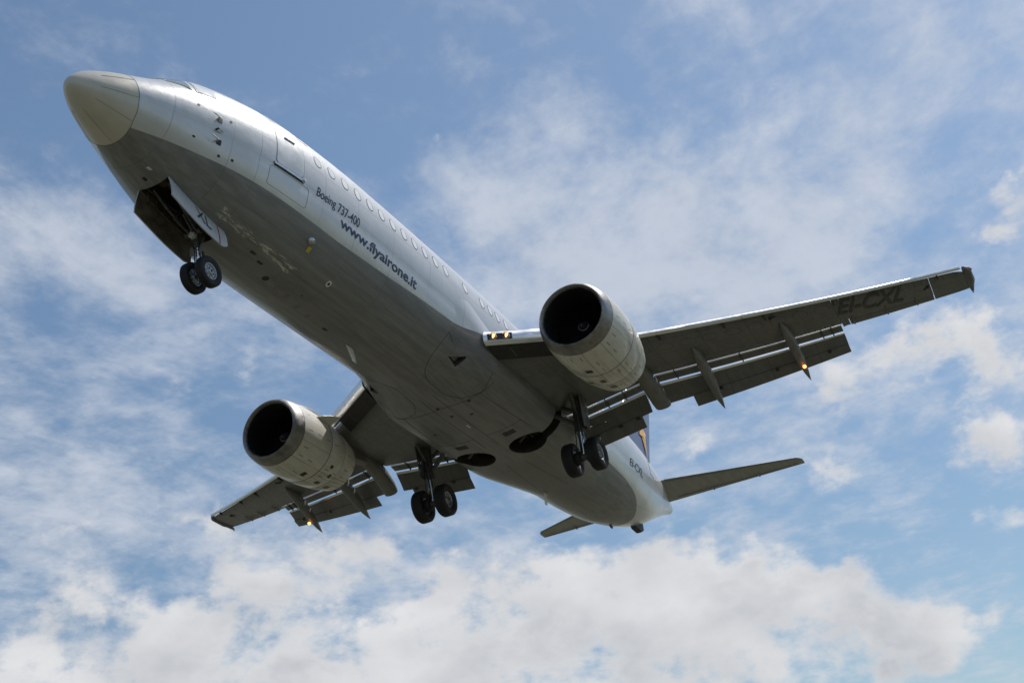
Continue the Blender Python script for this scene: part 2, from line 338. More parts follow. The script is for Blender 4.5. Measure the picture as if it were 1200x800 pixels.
FUS_M=[pchip_slopes(FUS_XS,FUS[:,k]) for k in (1,2,3,4)]
def fus_prof(x):
    # square-root spacing near the nose for a round tip: top, bottom, half width, height of the widest line
    q=np.sqrt(np.maximum(np.asarray(x,float)-FUS[0,0],0)+1e-6)
    return [interp(FUS_XS,FUS[:,k],FUS_M[k-1],q) for k in (1,2,3,4)]
def unit_section(phi):
    # phi: 0 = crown, pi/2 = starboard, pi = keel. real double lobe section, returns y,z (metres, full size)
    s,c=np.sin(phi),np.cos(phi)
    # polar intersection with upper circle (0,.13) r1.88 and lower circle (0,-.17) r1.83
    def pol(z0,r):
        b=c*z0;return b+np.sqrt(b*b+r*r-z0*z0)
    ru=pol(.13,1.88);rl=pol(-.20,1.80)
    r=np.where(ru>rl,ru,rl)  # outer union
    return r*s,r*c
def fus_pt(x,phi):
    x=np.asarray(x,float);phi=np.asarray(phi,float)
    t,b,hw,zm=fus_prof(x)
    y,z=unit_section(phi)
    # full-size section spans -2.0 .. 2.01, widest at .13
    zu=np.where(z>.13,(z-.13)/1.88,(z-.13)/2.13)
    Z=np.where(zu>0,zm+zu*(t-zm),zm+zu*(zm-b))
    return np.stack(np.broadcast_arrays(x,y/1.88*hw,Z),-1)
# ------------------------------------------------------------------ mesh helpers
class MB:
    """collects shapes and links them as ONE mesh object"""
    def __init__(s): s.v = []; s.f = []; s.mi = []; s.uv = []
    def add(s, vs, fs, mi=0, uv=None):
        k = len(s.v); s.v += [tuple(map(float, p)) for p in vs]
        for i, f in enumerate(fs):
            s.f.append(tuple(j + k for j in f)); s.mi.append(mi)
        s.uv += [tuple(q) for q in uv] if uv is not None else [(0, 0)] * len(vs)
    def grid(s, P, mi=0, closed=False, cap0=False, cap1=False, uv=None):
        """P[i][j]: sections i of points j; closed joins the last point to the first"""
        P = np.asarray(P, float); n, m = P.shape[:2]; fs = []
        for i in range(n - 1):
            for j in range(m if closed else m - 1):
                j2 = (j + 1) % m
                fs.append((i * m + j, i * m + j2, (i + 1) * m + j2, (i + 1) * m + j))
        if cap0: fs.append(tuple(range(m))[::-1])
        if cap1: fs.append(tuple((n - 1) * m + j for j in range(m)))
        s.add(P.reshape(-1, 3), fs, mi, uv)
    def box(s, c, d, mi=0, rot=None):
        c = Vector(c); vs = []
        for i in (-1, 1):
            for j in (-1, 1):
                for k in (-1, 1):
                    p = Vector((i * d[0] / 2, j * d[1] / 2, k * d[2] / 2))
                    if rot is not None: p = rot @ p
                    vs.append(c + p)
        s.add(vs, [(0, 1, 3, 2), (4, 6, 7, 5), (0, 4, 5, 1), (2, 3, 7, 6), (0, 2, 6, 4), (1, 5, 7, 3)], mi)
    def tube(s, pts, r, mi=0, n=14, cap=True):
        pts = [Vector(p) for p in pts]; rs = r if isinstance(r, (list, tuple)) else [r] * len(pts)
        secs = []
        ref = None
        for i, p in enumerate(pts):
            t = (pts[min(i + 1, len(pts) - 1)] - pts[max(i - 1, 0)]).normalized()
            if ref is None: ref = t.orthogonal().normalized()
            a = (ref - t * ref.dot(t)).normalized(); b = t.cross(a); ref = a
            secs.append([p + (a * math.cos(k * 2 * math.pi / n) + b * math.sin(k * 2 * math.pi / n)) * rs[i] for k in range(n)])
        s.grid(secs, mi, True, cap, cap)
    def lathe(s, prof, c, axis='Y', n=40, mi=0, mis=None, uvf=None, sq=None):
        """prof: (along, radius) pairs turned about an axis through c"""
        c = Vector(c); P = []
        for k in range(n):
            th = 2 * math.pi * k / n; ring = []
            for a, r in prof:
                q, w_ = r * math.cos(th), r * math.sin(th)
                if axis == 'Y': p = Vector((q, a, w_))
                elif axis == 'X':
                    p = Vector((a, w_, q))
                    if sq: p = sq(p)
                else: p = Vector((q, w_, a))
                ring.append(c + p)
            P.append(ring)
        P.append(P[0]) if uvf else None
        if uvf:
            uv = [(prof[j][0], -180 + 360 * ((k + n / 2) % n if k < n else n / 2) / n) for k in range(n + 1) for j in range(len(prof))]
            # angle measured from the top, seam kept underneath
            uv = [(prof[j][0], (360.0 * k / n) if k <= n / 2 else (360.0 * k / n - 360)) for k in range(n + 1) for j in range(len(prof))]
            s.grid(P, mi, False, uv=uv)
        else:
            m = len(prof); fs = []; mm = []
            for k in range(n):
                for j in range(m - 1):
                    fs.append((k * m + j, k * m + j + 1, ((k + 1) % n) * m + j + 1, ((k + 1) % n) * m + j))
                    mm.append(mis[j] if mis else mi)
            base = len(s.f); s.add([p for ring in P for p in ring], fs, mi)
            for i, q in enumerate(mm): s.mi[base + i] = q
    def build(s, name, mats, parent=None, smooth=True, angle=35, uvname=None, fixn=True):
        me = bpy.data.meshes.new(name); me.from_pydata(s.v, [], s.f)
        for m in (mats if isinstance(mats, (list, tuple)) else [mats]): me.materials.append(m)
        me.polygons.foreach_set('material_index', s.mi)
        if uvname:
            ul = me.uv_layers.new(name=uvname); li = np.zeros(len(me.loops), int); me.loops.foreach_get('vertex_index', li)
            ul.data.foreach_set('uv', np.array(s.uv, float)[li].ravel())
        if fixn:
            bm = bmesh.new(); bm.from_mesh(me)
            bmesh.ops.remove_doubles(bm, verts=bm.verts, dist=1e-5) if not uvname else None
            bmesh.ops.recalc_face_normals(bm, faces=bm.faces); bm.to_mesh(me); bm.free()
        me.polygons.foreach_set('use_smooth', [smooth] * len(me.polygons))
        if smooth: me.set_sharp_from_angle(angle=R(angle))
        me.update()
        return link(bpy.data.objects.new(name, me), parent)

def link(o, parent=None):
    COL.objects.link(o)
    if parent is not None:
        o.parent = parent
        if parent == PLANE: o.location = -BASE
    return o

BASE = Vector((18.2, 0, -3.55))                  # under the main wheels
PLANE = bpy.data.objects.new('airliner', None); COL.objects.link(PLANE)
PLANE.empty_display_size = 3
PLANE.location = ORIGIN + M3 @ BASE; PLANE.rotation_euler = (0, PITCH, 0)
PLANE['label'] = 'silver white twin jet airliner with grey belly overhead, wheels and flaps down for landing'
PLANE['category'] = 'airplane'

def boolean_cut(o, cutters):
    for c in cutters:
        md = o.modifiers.new('cut', 'BOOLEAN'); md.operation = 'DIFFERENCE'; md.solver = 'EXACT'; md.object = c
        try: md.material_mode = 'TRANSFER'
        except Exception: pass
    bpy.context.view_layer.update()
    dg = bpy.context.evaluated_depsgraph_get()
    me = bpy.data.meshes.new_from_object(o.evaluated_get(dg), depsgraph=dg)
    o.modifiers.clear(); old = o.data; o.data = me; me.name = old.name
    return o
def drop(objs):
    for c in objs: bpy.data.objects.remove(c, do_unlink=True)

# ------------------------------------------------------------------ ground
def make_ground():
    m, nt = newmat('dry_field'); o = objco(nt)
    a = nt.noise(o, .02, 8, .6); b = nt.noise(o, .6, 8, .7)
    c = nt.mix(nt.ramp(a, .35, .65), (.088, .083, .056), (.060, .067, .037))
    c = nt.mix(nt.m('MULTIPLY', nt.ramp(b, .4, .7), .5), c, (.12, .108, .076))
    finish(nt, c, .9, bump=b, bump_d=.05)
    g = MB(); xs = [-25000, -6000, -1500, -400, -120, -40, 0, 40, 120, 400, 1500, 6000, 25000]
    g.grid([[(x, y, 0) for y in xs] for x in xs]); ob = g.build('ground', m, fixn=False)
    ob['kind'] = 'structure'; ob['label'] = 'dry grassy field under the approach path'
make_ground()

# ------------------------------------------------------------------ fuselage
XEND = 34.9
def phi_at(x, z, side=-1):
    """angle round the section at height z on the given side"""
    lo, hi = 0.0, math.pi
    for _ in range(40):
        m_ = (lo + hi) / 2
        if fus_pt(x, m_)[2] > z: lo = m_
        else: hi = m_
    return side * (lo + hi) / 2
def fus_n(x, phi):
    e = 1e-3
    a = fus_pt(x + e, phi) - fus_pt(x - e, phi); b = fus_pt(x, phi + e) - fus_pt(x, phi - e)
    n = np.cross(a, b); n /= np.linalg.norm(n) + 1e-12
    p = fus_pt(x, phi); c = np.array([x, 0, (fus_prof(x)[0] + fus_prof(x)[1]) / 2])
    return n if np.dot(n, p - c) > 0 else -n
def on_fus(x, phi, off=.004):
    return Vector(fus_pt(x, phi) + off * fus_n(x, phi))
def xz(x, z, off=.004, side=-1):
    return on_fus(x, phi_at(x, z, side), off)

BELLY = np.array([[1.0, -1.06], [1.36, -1.08], [3.0, -1.105], [7.0, -1.11], [9.0, -1.03], [10.75, -.93], [12.5, -.86], [13.5, -.76], [16, -.75], [20, -1.0], [23.3, -1.12],
                  [25.3, -1.16], [26.5, -1.26], [27.15, -1.36], [27.8, -1.47], [28.2, -1.55], [28.36, -1.70], [28.4, -2.2]])
def belly_z(x): return np.where(x > 28.4, -9.0, np.interp(x, BELLY[:, 0], BELLY[:, 1]))
RING = 1.18
def warp(s, z):                                   # the radome joint leans: further aft at the keel
    k = np.exp(-((s - RING) / .35) ** 2)
    return s - k * (.17 * (z + .2) + .30 * np.minimum(0, z + .95))

def fus_grid(ss, nphi):
    ph = np.linspace(-math.pi, math.pi, nphi)
    P = fus_pt(ss[:, None], ph[None, :])
    X = warp(ss[:, None], P[..., 2])
    P = fus_pt(X, np.broadcast_to(ph[None, :], X.shape))
    return P, ph

def skin_attrs(o):
    me = o.data; n = len(me.vertices); co = np.zeros(n * 3); me.vertices.foreach_get('co', co); co = co.reshape(-1, 3)
    at = me.attributes.new('belly', 'FLOAT', 'POINT')
    at.data.foreach_set('value', belly_z(co[:, 0]) - co[:, 2])
    li = np.zeros(len(me.loops), int); me.loops.foreach_get('vertex_index', li)
    t, b, hw, zm = fus_prof(co[:, 0]); zc = zm
    ph = np.degrees(np.arctan2(co[:, 1] / np.maximum(hw, .01), np.where(co[:, 2] > zm, (co[:, 2] - zm) / np.maximum(t - zm, .01), (co[:, 2] - zm) / np.maximum(zm - b, .01))))
    uvv = ph[li]
    # keep the keel seam inside single faces from wrapping
    st = np.zeros(len(me.polygons), int); tot = np.zeros(len(me.polygons), int)
    me.polygons.foreach_get('loop_start', st); me.polygons.foreach_get('loop_total', tot)
    for s_, t_ in zip(st, tot):
        q = uvv[s_:s_ + t_]
        if q.max() - q.min() > 180: uvv[s_:s_ + t_] = np.where(q < 0, q + 360, q)
    for l in list(me.uv_layers): me.uv_layers.remove(l)
    ul = me.uv_layers.new(name='skin')
    ul.data.foreach_set('uv', np.stack([co[li, 0], uvv], -1).ravel())

# cutters for the bays
def cutter(name, mb, mat):
    return mb.build(name, mat, None, smooth=False)
cut_f = []
c = MB(); c.box((3.40, 0, -1.75), (1.74, .72, 1.5)); cut_f.append(cutter('cut', c, MAT['bay']))
WELL_X, WELL_Y, WELL_R = 18.07, .90, .60
for s in (-1, 1):
    c = MB(); c.lathe([(-2.6, 0), (-2.6, WELL_R), (-1.55, WELL_R), (-1.55, 0)], (WELL_X, s * WELL_Y, 0), 'Z', 48); cut_f.append(cutter('cut', c, MAT['dark']))
    c = MB(); c.box((18.12, s * 1.75, -1.6), (.44, 1.2, .78)); cut_f.append(cutter('cut', c, MAT['dark']))
# ram air inlets in the front of the belly fairing
for s in (-1, 1):
    c = MB()
    q = [(12.25, 1.28), (12.62, 1.80), (13.08, 1.52), (12.95, 1.22)]
    c.add([(x, s * y, -2.3) for x, y in q] + [(x, s * y, -1.7 if i < 2 else -1.45) for i, (x, y) in enumerate(q)],
          [(0, 1, 2, 3), (7, 6, 5, 4), (0, 4, 5, 1), (1, 5, 6, 2), (2, 6, 7, 3), (3, 7, 4, 0)]); cut_f.append(cutter('cut', c, MAT['dark']))

ss = np.concatenate([RING + np.linspace(0, 1, 44) ** 1.2 * 2.0, np.linspace(3.3, 21, 90), np.linspace(21.2, XEND, 80)])
P, ph = fus_grid(ss, 145)
P = P[:, :-1]                                     # closed loop
f = MB(); f.grid(P, 0, True, True, True)
FUSE = f.build('fuselage', MAT['skin'], PLANE)
for cc in cut_f: cc.location = -BASE; cc.parent = PLANE
boolean_cut(FUSE, cut_f[:5])
skin_attrs(FUSE); FUSE.data.set_sharp_from_angle(angle=R(28))

ss = FUS[0, 0] + np.linspace(0, 1, 40) ** 2 * (RING - FUS[0, 0])
P, ph = fus_grid(ss, 97)
f = MB(); f.grid(P[1:, :-1], 0, True); k = len(f.v)
f.add([tuple(P[0, 0])], []); f.f += [(k, j, (j + 1) % 96) for j in range(96)]; f.mi += [0] * 96
f.build('radome', MAT['radome'], FUSE)
# lightning strips on the radome
for pd in (-62, -100, -140, 62, 100, 140, 178):
    f = MB(); secs = []
    for s_ in np.linspace(.55, 1.17, 24):
        z_ = fus_pt(s_, R(pd))[2]; x_ = float(warp(np.array(s_), z_)); a = .0028 / max(.2, float(fus_prof(x_)[2]))
        secs.append([on_fus(x_, R(pd) - a, .003), on_fus(x_, R(pd), .008), on_fus(x_, R(pd) + a, .003)])
    f.grid(secs); f.build('lightning_strip', MAT['strip'], FUSE, fixn=False)

f = MB(); secs = []
for pd in np.linspace(-180, 180, 121):               # joint between radome and skin
    secs.append([on_fus(float(warp(np.array(RING + d), fus_pt(RING, R(pd))[2])), R(pd), o_) for d, o_ in ((-.008, -.003), (-.006, .003), (.006, .003), (.008, -.003))])
f.grid(secs); f.build('radome_seam', MAT['fairing'], FUSE, fixn=False)

def patch(name, mat, outline, off=.006, parent=None, rim=None, rim_w=.02, rim_off=.003, n=6):
    """a thin shaped plate on the fuselage skin; outline = (x, phi) ring; optional darker surround"""
    f = MB(); cx = sum(p[0] for p in outline) / len(outline); cp = sum(p[1] for p in outline) / len(outline); m_ = len(outline)
    rings = []
    for k in range(n, 0, -1):
        t = k / n; rings.append([on_fus(cx + (x - cx) * t, cp + (p - cp) * t, off) for x, p in outline])
    mats = [mat]
    skirt = [on_fus(x, p, -.004) for x, p in outline]
    f.grid([skirt] + rings, 0, True)
    k = len(f.v); f.add([on_fus(cx, cp, off)], []); b = k - m_
    f.f += [(k, b + j, b + (j + 1) % m_) for j in range(m_)]; f.mi += [0] * m_
    if rim is not None:
        mats.append(rim); hwid = max(abs(x - cx) for x, p in outline); hp = max(abs(p - cp) for x, p in outline)
        sx = 1 + rim_w / hwid; sp = 1 + rim_w / (hp * 1.9)
        o1 = [on_fus(cx + (x - cx) * sx, cp + (p - cp) * sp, rim_off) for x, p in outline]
        o2 = [on_fus(cx + (x - cx) * sx, cp + (p - cp) * sp, -.004) for x, p in outline]
        i1 = [on_fus(x, p, rim_off) for x, p in outline]
        f.grid([o2, o1, i1], 1, True)
    return f.build(name, mats, parent or FUSE, fixn=True, angle=50)
def rrect(x0, x1, p0, p1, rx, rp, n=5):
    out = []
    for cx, cp, a0 in ((x1 - rx, p1 - rp, 0), (x0 + rx, p1 - rp, 90), (x0 + rx, p0 + rp, 180), (x1 - rx, p0 + rp, 270)):
        for k in range(n + 1):
            a = R(a0 + 90 * k / n); out.append((cx + rx * math.cos(a), cp + rp * math.sin(a)))
    return out

# cabin windows
WX = [5.91 + .519 * k for k in range(9)] + [10.57, 11.12, 11.67, 12.75, 13.74, 14.24, 14.71, 15.25, 16.22, 16.74, 17.26, 17.78, 18.30, 18.82, 19.34, 19.86, 20.4, 20.9, 21.4, 21.9, 22.4, 22.9, 23.4, 23.9, 24.4]
for s in (-1, 1):
    for x in WX:
        pc = phi_at(x, .44, s); hp = .158 / 1.9
        patch('cabin_window', MAT['pane'], rrect(x - .105, x + .105, pc - hp, pc + hp, .085, .062), .005, FUSE, MAT['rim'], .020, .0045, 3)

def strip(f, pts, wd, off, mi=0):
    """a narrow band along (x, phi) points on the skin, proud by off"""
    n = len(pts); secs = []
    for i, (x, p) in enumerate(pts):
        a = pts[max(i - 1, 0)]; b = pts[min(i + 1, n - 1)]
        d = Vector((b[0] - a[0], (b[1] - a[1]) * 1.9)); d.normalize() if d.length else None
        nx, np_ = -d.y * wd / 2, d.x * wd / 2 / 1.9
        secs.append([on_fus(x - nx, p - np_, -.003), on_fus(x - nx, p - np_, off), on_fus(x + nx, p + np_, off), on_fus(x + nx, p + np_, -.003)])
    f.grid(secs, mi)
def ring_pts(o, closed=True, sub=6):
    r = []
    for i in range(len(o) if closed else len(o) - 1):
        a, b = o[i], o[(i + 1) % len(o)]
        r += [(a[0] + (b[0] - a[0]) * k / sub, a[1] + (b[1] - a[1]) * k / sub) for k in range(sub)]
    return r + ([o[0]] if closed else [o[-1]])

# entry doors with sill plate and handle, forward and aft on both sides
def cabin_door(x0, x1, z0, z1, side, sill=True):
    zs = sorted((phi_at((x0 + x1) / 2, z0, side), phi_at((x0 + x1) / 2, z1, side)))
    o = rrect(x0, x1, zs[0], zs[1], .09, .05)
    d = patch('cabin_door', MAT['cdoor'], ring_pts(o, True, 18)[:-1], .007, FUSE, MAT['seam'], .020, .006, 8)
    f = MB(); pb = phi_at((x0 + x1) / 2, z0, side)
    if sill:
        strip(f, [(x0 - .06 + (x1 - x0 + .12) * k / 16, pb + side * .030) for k in range(17)], .055, .03)
        f.build('door_sill', MAT['bare'], d, fixn=True)
        f = MB(); strip(f, [(x0 - .05 + (x1 - x0 + .10) * k / 16, pb + side * .058) for k in range(17)], .035, .006); f.build('sill_seal', MAT['seal'], d)
        f = MB(); f.lathe([(-.05, 0), (-.05, .035), (.04, .045), (.05, 0)], on_fus(x1 + .02, pb + side * .03, .02), 'Y', 14); f.build('sill_light', MAT['chrome'], d)
    f = MB(); xm = (x0 + x1) / 2; pm = phi_at(xm, (z0 * .55 + z1 * .45), side)
    f.tube([on_fus(xm - .16, pm, .02), on_fus(xm + .16, pm, .02)], .018); f.build('door_handle', MAT['bare'], d)
    wz = phi_at(xm, .95, side); f = MB()
    return d
cabin_door(4.50, 5.36, -.38, 1.42, -1)
cabin_door(4.55, 5.30, -.38, 1.25, 1)
cabin_door(28.1, 28.85, .05, 1.45, -1, False)
cabin_door(28.1, 28.8, .05, 1.40, 1, False)
# folded airstair and cargo doors drawn by their seams
def hatch(name, x0, x1, z0, z1, side, mat=None):
    p = sorted((phi_at((x0 + x1) / 2, z0, side), phi_at((x0 + x1) / 2, z1, side)))
    f = MB(); strip(f, ring_pts(rrect(x0, x1, p[0], p[1], .06, .035), True, 3), .012, .0035)
    return f.build(name, MAT['seam'], FUSE)
hatch('airstair_door', 4.36, 5.62, -.98, -.52, -1)
hatch('cargo_door', 6.7, 7.95, -1.35, -.45, 1)
hatch('cargo_door', 21.9, 23.2, -1.4, -.6, 1)

# cockpit windows: panes set in pale frames
for s in (-1, 1):
    def qd(pts): return [(x, phi_at(x, z, s)) for x, z in pts]
    def quad_patch(pts, nm):
        o = ring_pts(qd(pts), True, 5)[:-1]
        return patch(nm, MAT['glass'] if nm == 'cockpit_window' else MAT['pane'], o, .016, FUSE, MAT['white'], .035, .012, 6)
    quad_patch([(1.98, .44), (2.05, .74), (2.44, .80), (2.37, .36)], 'cockpit_window')
    quad_patch([(2.52, .36), (2.56, .80), (3.00, .66), (2.94, .40)], 'side_window')
    o = [(1.80, s * R(4)), (1.80 + .12, s * R(34)), (2.26, s * R(30)), (2.22, s * R(4))]
    patch('windscreen', MAT['glass'], ring_pts(o, True, 5)[:-1], .014, FUSE, MAT['white'], .02, .010, 6)

# pitot tubes, static plates, angle of attack vane
for s in (-1,):
    for x, z in ((2.80, -.22), (2.86, -.70)):
        f = MB(); p = phi_at(x, z, s); b = on_fus(x + .10, p, -.01); e = on_fus(x + .08, p, .10)
        f.tube([b, on_fus(x + .09, p, .05), e], [.030, .022, .014]); f.tube([e + Vector((.03, 0, 0)), e + Vector((-.10, 0, .0)), e + Vector((-.20, 0, 0))], [.010, .014, .007])
        f.build('pitot_tube', MAT['bare'], FUSE)
        patch('probe_plate', MAT['seal'], rrect(x + .10, x + .21, p - .045, p + .045, .02, .01), .006, FUSE)
    f = MB(); p = phi_at(2.90, -.46, s); f.tube([on_fus(2.9, p, -.01), on_fus(2.9, p, .07)], .022)
    f.box(on_fus(2.98, p, .06), (.14, .014, .03)); f.build('vane', MAT['seal'], FUSE)
    for x, z in ((2.46, -.06), (2.47, -.83), (3.22, -.10), (3.10, -.98), (3.41, -.94)):
        p = phi_at(x, z, s); f = MB(); q = [on_fus(x + .035 * math.cos(a), p + .02 * math.sin(a), .005) for a in np.linspace(0, 2 * math.pi, 13)[:-1]]
        f.add(q, [tuple(range(12))]); f.build('static_port', MAT['seal'], FUSE)

def disc(name, mat, x, y, r, off=.006, side_bottom=True, ring=None, rr=0):
    """round plate lying on the belly skin"""
    def pt(xx, yy, o):
        lo, hi = math.pi / 2, math.pi
        for _ in range(30):
            m_ = (lo + hi) / 2
            if fus_pt(xx, m_)[1] > abs(yy): lo = m_
            else: hi = m_
        return on_fus(xx, math.copysign((lo + hi) / 2, yy), o)
    f = MB(); n = 24; a = np.linspace(0, 2 * math.pi, n + 1)[:-1]
    f.grid([[pt(x + r * math.cos(t), y + r * math.sin(t), o) for t in a] for o in (-.004, off)], 0, True, False, True)
    mats = [mat]
    if ring:
        mats.append(ring)
        f.grid([[pt(x + q * math.cos(t), y + q * math.sin(t), o) for t in a] for q, o in ((rr, -.004), (rr, off * .6), (r, off * .6))], 1, True)
    return f.build(name, mats, FUSE)
disc('round_vent', MAT['seal'], 7.44, -.89, .035, .008, ring=MAT['white'], rr=.075)
disc('round_vent', MAT['seal'], 7.2, -.30, .02)
for x, y in ((6.08, -.10), (6.55, -.06), (6.97, -.03), (7.5, .05), (8.0, .12)): disc('drain_hole', MAT['seal'] if x < 6.2 else MAT['fairing'], x, y, .085 if x < 6.2 else .07, .004)
for x, y in ((5.55, -.28), (5.2, -.36), (8.75, .10), (2.2, -.25), (2.35, .05)):
    f = MB(); f.box(on_fus(x, math.copysign(math.pi - abs(y) / 1.5, y), 0), (.16, .06, .016)); f.build('belly_plate', MAT['seal'] if x > 2.3 else MAT['white'], FUSE, smooth=False)
# fuel or water drain boss with its yellow placard
f = MB(); b = xz(6.19, -1.41, 0); nn = Vector(fus_n(6.19, phi_at(6.19, -1.41)))
f.tube([b - nn * .01, b + nn * .05, b + nn * .10], [.10, .085, .04]); f.build('service_port', MAT['bare'], FUSE)
patch('placard', MAT['yellow'], rrect(6.22, 6.33, phi_at(6.3, -1.57) - .02, phi_at(6.3, -1.57) + .05, .005, .005, 2), .006, FUSE)
# blade antennas
def blade(name, x0, y0, L, h, mat, z0=None, w0=.035, sweep=.25):
    phi = math.copysign(math.pi - math.asin(min(1, abs(y0) / 1.9)), y0 if y0 else 1); b0 = on_fus(x0, phi, -.01); n_ = Vector(fus_n(x0, phi))
    f = MB(); side = n_.cross(Vector((1, 0, 0))).normalized(); secs = []
    for t in (0, .5, 1):
        c_ = b0 + n_ * h * t + Vector((sweep * t, 0, 0)); l = L * (1 - .45 * t); w_ = w0 * (1 - .5 * t)
        secs.append([c_ + Vector((l * math.cos(a) / 2, 0, 0)) + side * (w_ * math.sin(a) / 2) for a in np.linspace(0, 2 * math.pi, 17)[:-1]])
    f.grid(secs, 0, True, True, True); return f.build(name, mat, FUSE)
blade('antenna', 9.85, .14, .36, .34, MAT['white'])
blade('antenna', 22.2, .42, .34, .40, MAT['white'], sweep=.12)
blade('drain_mast', 27.75, .30, .5, .10, MAT['seal'], sweep=.05)

# tail cone: exhaust of the auxiliary power unit and the dark fairing beneath it
f = MB(); f.lathe([(0, .15), (.10, .14), (.10, .10), (-.2, .09)], (34.88, 0, 1.0), 'X', 24); f.build('exhaust_outlet', MAT['soot'], FUSE)
# tail skid with its crushable shoe
f = MB(); secs = []
for x, zb, w_ in ((29.35, -1.22, .05), (29.7, -1.30, .12), (30.25, -1.33, .13), (30.6, -1.18, .10), (30.75, -1.0, .05)):
    zt = float(fus_prof(x)[1]) + .12
    secs.append([(x, -w_, zt), (x, -w_, zb), (x, -w_ * .5, zb - .03), (x, w_ * .5, zb - .03), (x, w_, zb), (x, w_, zt)])
f.grid(secs, 0, True, True, True); f.build('tail_skid', MAT['seal'], FUSE, smooth=False)

# ------------------------------------------------------------------ lettering wrapped on the skin
def text_mesh(txt, offset=0., shear=0.):
    cu = bpy.data.curves.new('lettering', 'FONT'); cu.body = txt; cu.size = 1; cu.offset = offset; cu.shear = shear; cu.resolution_u = 4
    o = bpy.data.objects.new('lettering', cu); COL.objects.link(o); bpy.context.view_layer.update()
    me = bpy.data.meshes.new_from_object(o.evaluated_get(bpy.context.evaluated_depsgraph_get()))
    bpy.data.objects.remove(o, do_unlink=True); bpy.data.curves.remove(cu)
    bm = bmesh.new(); bm.from_mesh(me); bpy.data.meshes.remove(me)
    return bm
def lay(name, bm, fn, mat, parent, cuts=6, label=None):
    """normalise the text to 0..1 by 0..1, cut it finely, then map every point with fn(u, v)"""
    xs = [v.co.x for v in bm.verts]; ys = [v.co.y for v in bm.verts]
    x0, x1, y0, y1 = min(xs), max(xs), min(ys), max(ys)
    for k in range(1, cuts):
        bmesh.ops.bisect_plane(bm, geom=bm.verts[:] + bm.edges[:] + bm.faces[:], plane_co=(0, y0 + (y1 - y0) * k / cuts, 0), plane_no=(0, 1, 0))
    for v in bm.verts:
        v.co = fn((v.co.x - x0) / (x1 - x0), (v.co.y - y0) / (y1 - y0))
    me = bpy.data.meshes.new(name); bm.to_mesh(me); bm.free(); me.materials.append(mat)
    o = link(bpy.data.objects.new(name, me), parent)
    return o
def side_text(name, txt, x0, x1, zb0, zt0, zb1, zt1, mat, off=0., side=-1):
    def fn(u, v):
        x = x0 + (x1 - x0) * u; zb = zb0 + (zb1 - zb0) * u; zt = zt0 + (zt1 - zt0) * u
        return xz(x, zb + (zt - zb) * v, .007, side)
    return lay(name, text_mesh(txt, off), fn, mat, FUSE)
side_text('website_lettering', 'www.flyairone.it', 6.83, 10.20, -.855, -.535, -.925, -.575, MAT['navy'], .022)
side_text('type_lettering', 'Boeing', 5.88, 6.58, -.57, -.285, -.545, -.265, MAT['navy'], .006)
side_text('type_lettering', '737-400', 6.67, 7.53, -.50, -.27, -.485, -.245, MAT['navy'], .006)
side_text('registration_lettering', 'EI-CXL', 25.30, 26.95, -.60, -.33, -.55, -.26, MAT['navy'], .010)
side_text('website_lettering', 'www.flyairone.it', 10.22, 6.88, -.875, -.56, -.945, -.60, MAT['navy'], .022, 1)
# small red stencils and the flag by the forward door
for k, (x, m_) in enumerate(((5.50, 'green'), (5.60, 'white'), (5.70, 'red'))):
    p = phi_at(x, .93); patch('flag', MAT[m_], [(x - .05, p - .045), (x + .05, p - .045), (x + .05, p + .045), (x - .05, p + .045)], .006, FUSE, n=2)
for x0, x1, z in ((4.58, 4.78, .98), (4.84, 5.02, .98)):
    p = phi_at((x0 + x1) / 2, z); f = MB()
    for k in range(5):
        a = x0 + (x1 - x0) * k / 5; strip(f, [(a, p), (a + (x1 - x0) * .15, p)], .03, .009)
    f.build('door_stencil', MAT['soot'], FUSE)

# ------------------------------------------------------------------ belly fairing between the wings
def smooth(v, a, b): v = np.clip((v - a) / (b - a), 0, 1); return v * v * (3 - 2 * v)
def fairing_ring(x):
    """the fuselage's own section, swelling into a wide flat-bottomed one between the wings"""
    g = smooth(x, 11.6, 14.9) * smooth(-x, -24.0, -19.4)
    w_ = 2.04; zb = -2.14; zt = -.02; zc = (zb + zt) / 2; h = (zt - zb) / 2; n = 2.7; ring = []
    A = np.linspace(0, 2 * math.pi, 121)[:-1]; As = np.where(A > math.pi, A - 2 * math.pi, A)
    base = fus_pt(x, math.pi - np.clip(As, -math.pi / 2, math.pi / 2) * 1.12) * np.array([1, .982, .982])
    for k, a in enumerate(A):
        c_, s_ = math.cos(a), math.sin(a)
        y1 = w_ * math.copysign(abs(s_) ** (2 / n), s_); z1 = zc - h * math.copysign(abs(c_) ** (2 / n), c_)
        y0, z0 = base[k, 1], base[k, 2]
        if c_ < 0: y0 *= abs(s_); z0 += .2 * abs(c_)
        ring.append((x, y0 + (y1 - y0) * g, z0 + (z1 - z0) * g))
    return ring
FXS = np.concatenate([np.linspace(11.6, 15.0, 44), np.linspace(15.15, 24.0, 74)])
f = MB(); f.grid([fairing_ring(x) for x in FXS], 0, True, True, True)
FAIR = f.build('belly_fairing', MAT['skin'], PLANE)
boolean_cut(FAIR, cut_f[1:]); drop(cut_f); skin_attrs(FAIR); FAIR.data.set_sharp_from_angle(angle=R(30))
